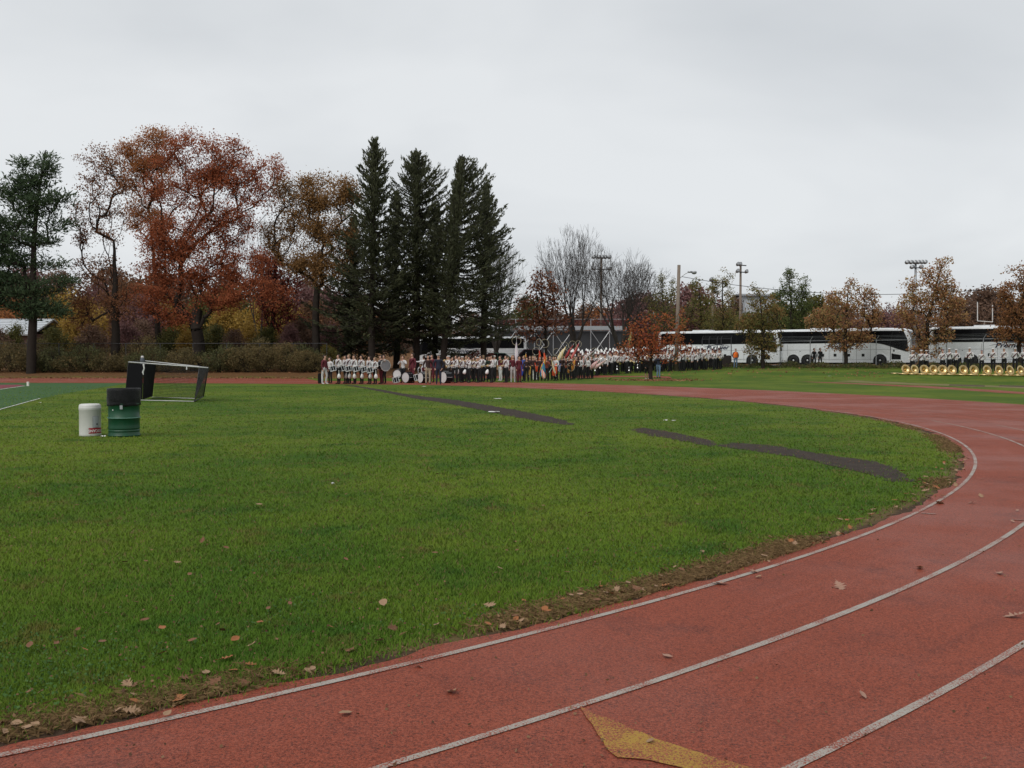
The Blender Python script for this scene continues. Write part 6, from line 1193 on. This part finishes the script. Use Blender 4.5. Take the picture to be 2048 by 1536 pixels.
# leaf litter under the left hedge and the maple
n = 5200; lx = rng.uniform(-48, -6, n); ly = 74 + np.abs(rng.normal(0, 4.2, n)); k_ = ly < 88; lx, ly = lx[k_], ly[k_]
mx_ = 10.1 + rng.normal(0, 1.8, 500); my_ = 68 + rng.normal(0, 1.6, 500); lx = np.r_[lx, mx_]; ly = np.r_[ly, my_]
n = 420; rx_ = rng.uniform(9, 30, n); ry_ = rng.uniform(66, 92, n); ss_ = (rx_ - BUSP[0]) * -.572 + (ry_ - BUSP[1]) * -.82; kk_ = (ss_ > 7) & (ss_ < 24); lx = np.r_[lx, rx_[kk_]]; ly = np.r_[ly, ry_[kk_]]
LITM = leafmat('litter_leaves', [(.09, .04, .018), (.20, .09, .035), (.32, .17, .08)], .1)
pp = np.c_[lx, ly, H(lx, ly) + rng.uniform(.02, .06, len(lx))]; ax = rng.normal(size=(len(lx), 3)) * np.array([1, 1, .25])
tag(link(bpy.data.objects.new('leaf_litter', leaves_mesh('leaf_litter', pp, .15, LITM, ax, .7, .1))), 'drift of brown fallen leaves along the hedge', 'leaf litter', None, 'stuff')

# ------------------------------------------------------------------ grass blades
def blade_mat(name, dryness):
    m, nt, o = newmat(name); g = N(nt, 'ShaderNodeNewGeometry'); col, d = grass_nodes(nt, g.outputs['Position'])
    if dryness: col = mixc(nt, g.outputs['Random Per Island'], (.13, .078, .034), (.40, .26, .13))
    else:
        col = mixc(nt, 1.0, col, (1.46, 1.58, 1.25), 'MULTIPLY'); col = mixc(nt, math2(nt, 'MULTIPLY', g.outputs['Random Per Island'], .4), col, (.070, .150, .018))
        col = mixc(nt, ramp(nt, g.outputs['Random Per Island'], .93, .97), col, (.19, .14, .06))
    p = N(nt, 'ShaderNodeBsdfPrincipled'); p.inputs['Roughness'].default_value = .6; p.inputs['Specular IOR Level'].default_value = .10; t = N(nt, 'ShaderNodeBsdfTranslucent'); ms = N(nt, 'ShaderNodeMixShader'); ms.inputs[0].default_value = .3
    nt.links.new(col, p.inputs['Base Color']); nt.links.new(col, t.inputs[0]); nt.links.new(upnormal(nt, 1.6), p.inputs['Normal']); nt.links.new(p.outputs[0], ms.inputs[1]); nt.links.new(t.outputs[0], ms.inputs[2]); nt.links.new(ms.outputs[0], o.inputs[0]); return m
def inpoly(P_, poly):
    x, y = P_[:, 0], P_[:, 1]; ins = np.zeros(len(P_), bool); n = len(poly)
    for i in range(n):
        x1, y1 = poly[i]; x2, y2 = poly[(i + 1) % n]; c = ((y1 > y) != (y2 > y)) & (x < (x2 - x1) * (y - y1) / (y2 - y1 + 1e-12) + x1); ins ^= c
    return ins
SP = [np.array([gnd(*q)[:2] for q in s_]) for s_ in strips]
def blades(P_, h, w_, lean, mat, name, segs=2):
    n = len(P_); a = rng.uniform(0, 6.28, n); d = np.stack([np.cos(a), np.sin(a), np.zeros(n)], 1); s = np.stack([-np.sin(a), np.cos(a), np.zeros(n)], 1)
    hh = np.broadcast_to(h, (n, 1)) * rng.uniform(.5, 1.3, n)[:, None]; le = lean * rng.uniform(.2, 1.4, n)[:, None] * hh; ww = w_ * rng.uniform(.7, 1.3, n)[:, None] * .5
    base = np.c_[P_, H(P_[:, 0], P_[:, 1])]; up = np.array([0, 0, 1.])
    b0, b1 = base - s * ww, base + s * ww; m0 = base + d * le * .35 + up * hh * .6; tip = base + d * le + up * hh * (1 - .25 * np.minimum(1, lean))
    if segs == 2: V = np.stack([b0, b1, m0 + s * ww * .8, tip, m0 - s * ww * .8], 1); F_i = None; f = np.array([0, 1, 2, 3, 4])
    else: V = np.stack([b0, b1, tip], 1); f = np.array([0, 1, 2])
    k_ = V.shape[1]; return link(bpy.data.objects.new(name, raw_mesh(name, V.reshape(-1, 3), (f[None] + (np.arange(n) * k_)[:, None]), mat)))
def scatter(z0, z1, n, edge_lim, spread=1.2):
    u = rng.uniform(0, 1, n); zz_ = 1 / (1 / z0 + (1 / z1 - 1 / z0) * u); xx = rng.uniform(-.56, .56, n) * zz_ * spread; P_ = np.stack([xx, zz_], 1)      # denser close to the lens
    P_ = P_[sdist(P_[:, 0], P_[:, 1]) < edge_lim + rng.normal(0, .07, len(P_)) + .09 * np.sin(P_[:, 0] * 2.1) * np.sin(P_[:, 1] * 2.7)]
    for q in SP: P_ = P_[~inpoly(P_ + rng.normal(0, .13, P_.shape), q)]
    return P_
GBL = blade_mat('grass_blades', 0); DBL = blade_mat('dry_grass_blades', 1)
for z0, z1, n_, sg, wm, lb in ((3.0, 9, 490000, 1, 1.5, 'short lawn grass close to the track edge'), (9, 52, 203000, 1, 1.5, 'short lawn grass across the infield')):
    gp_ = scatter(z0, z1, n_, -.25); gp_ = gp_[gp_[:, 1] < 55]
    tuft = .9 + .22 * (np.sin(gp_[:, :1] * 3.1 + np.sin(gp_[:, 1:2] * 2.3) * 2) * np.sin(gp_[:, 1:2] * 3.7 + np.sin(gp_[:, :1] * 1.9) * 2) > .35)
    tag(blades(gp_, .034 * tuft, (.00075 * gp_[:, 1:2] + .0010) * wm, .8, GBL, 'grass', sg), lb, 'grass', None, 'stuff')
t_ = rng.uniform(0, 1, 130000); sel = INF[(INF[:, 1] < 26) & (INF[:, 0] > -5) & (INF[:, 1] > 2.5)]; ix = (rng.random(130000) ** 1.0 * (len(sel) - 2)).astype(int); tg_ = sel[ix + 1] - sel[ix]; tg_ /= np.linalg.norm(tg_, axis=1)[:, None] + 1e-9
off = rng.normal(.26, .085, 130000); clump = np.sin(ix * .021) + np.sin(ix * .057 + 1) + .8 * np.sin(ix * .13 + 2); kp = (clump + rng.normal(0, .5, 130000) > .55) & (off > .12)
kp &= rng.random(130000) < np.minimum(1, 6.0 / sel[ix][:, 1]) ** 1.7
dp = (sel[ix] + np.stack([-tg_[:, 1], tg_[:, 0]], 1) * off[:, None])[kp]; tag(blades(dp, .030, .0026 + .0004 * dp[:, 1:2], 1.5, DBL, 'dry_grass'), 'dead straw coloured grass matted along the dirt edge of the track', 'dry grass', None, 'stuff')

n = 26000; u = rng.uniform(0, 1, n); zc = 1 / (1 / 3.2 + (1 / 14 - 1 / 3.2) * u); xc = rng.uniform(-.56, .56, n) * zc; cp = np.stack([xc, zc], 1); dd = sdist(xc, zc)
pat = np.sin(xc * 2.3 + np.sin(zc * 1.7) * 1.6) + np.sin(zc * 2.9 + np.sin(xc * 2.1) * 1.8) + rng.normal(0, .35, n); near_e = np.exp(-((dd + 1.0) / .7) ** 2) * 1.1
cp = cp[(dd < -.34) & (pat + near_e > 1.15)]; cz = H(cp[:, 0], cp[:, 1]) + rng.uniform(.018, .042, len(cp))
CLV = leafmat('clover_leaves', [(.028, .075, .014), (.055, .125, .022), (.10, .17, .05)], .25)
tag(link(bpy.data.objects.new('clover', leaves_mesh('clover', np.c_[cp, cz], .0135, CLV, rng.normal(size=(len(cp), 3)) * [1, 1, .35], .95, .1))), 'low clover and weeds growing in patches through the lawn', 'clover', None, 'stuff')
n = 8000; u = rng.uniform(0, 1, n); zc = 1 / (1 / 3.1 + (1 / 22 - 1 / 3.1) * u); xc = rng.uniform(-.56, .56, n) * zc; dd = sdist(xc, zc); keep_ = (dd < -.1) & (rng.random(n) < .22 + .78 * np.exp(-((dd + .28) / .28) ** 2)) | ((dd > -.1) & (dd < 7) & (rng.random(n) < .06))
cr = np.c_[xc, zc, np.where(dd < -.3, .034, .014)][keep_]
sx_ = []
for q in SP[1:]:
    t_ = rng.uniform(q.min(0), q.max(0), (900, 2)); t_ = t_[inpoly(t_, q)]; sx_.append(np.c_[t_, np.full(len(t_), .014)][:260])
cr = np.vstack([cr] + sx_)
CRB = leafmat('leaf_crumbs_brown', [(.05, .022, .012), (.13, .065, .03), (.27, .16, .085)], .1)
tag(link(bpy.data.objects.new('leaf_crumbs', leaves_mesh('leaf_crumbs', cr, .016, CRB, rng.normal(size=(len(cr), 3)) * [1, 1, .3], .7, .1))), 'broken bits of dead leaf scattered over lawn edge and track', 'leaf crumbs', None, 'stuff')
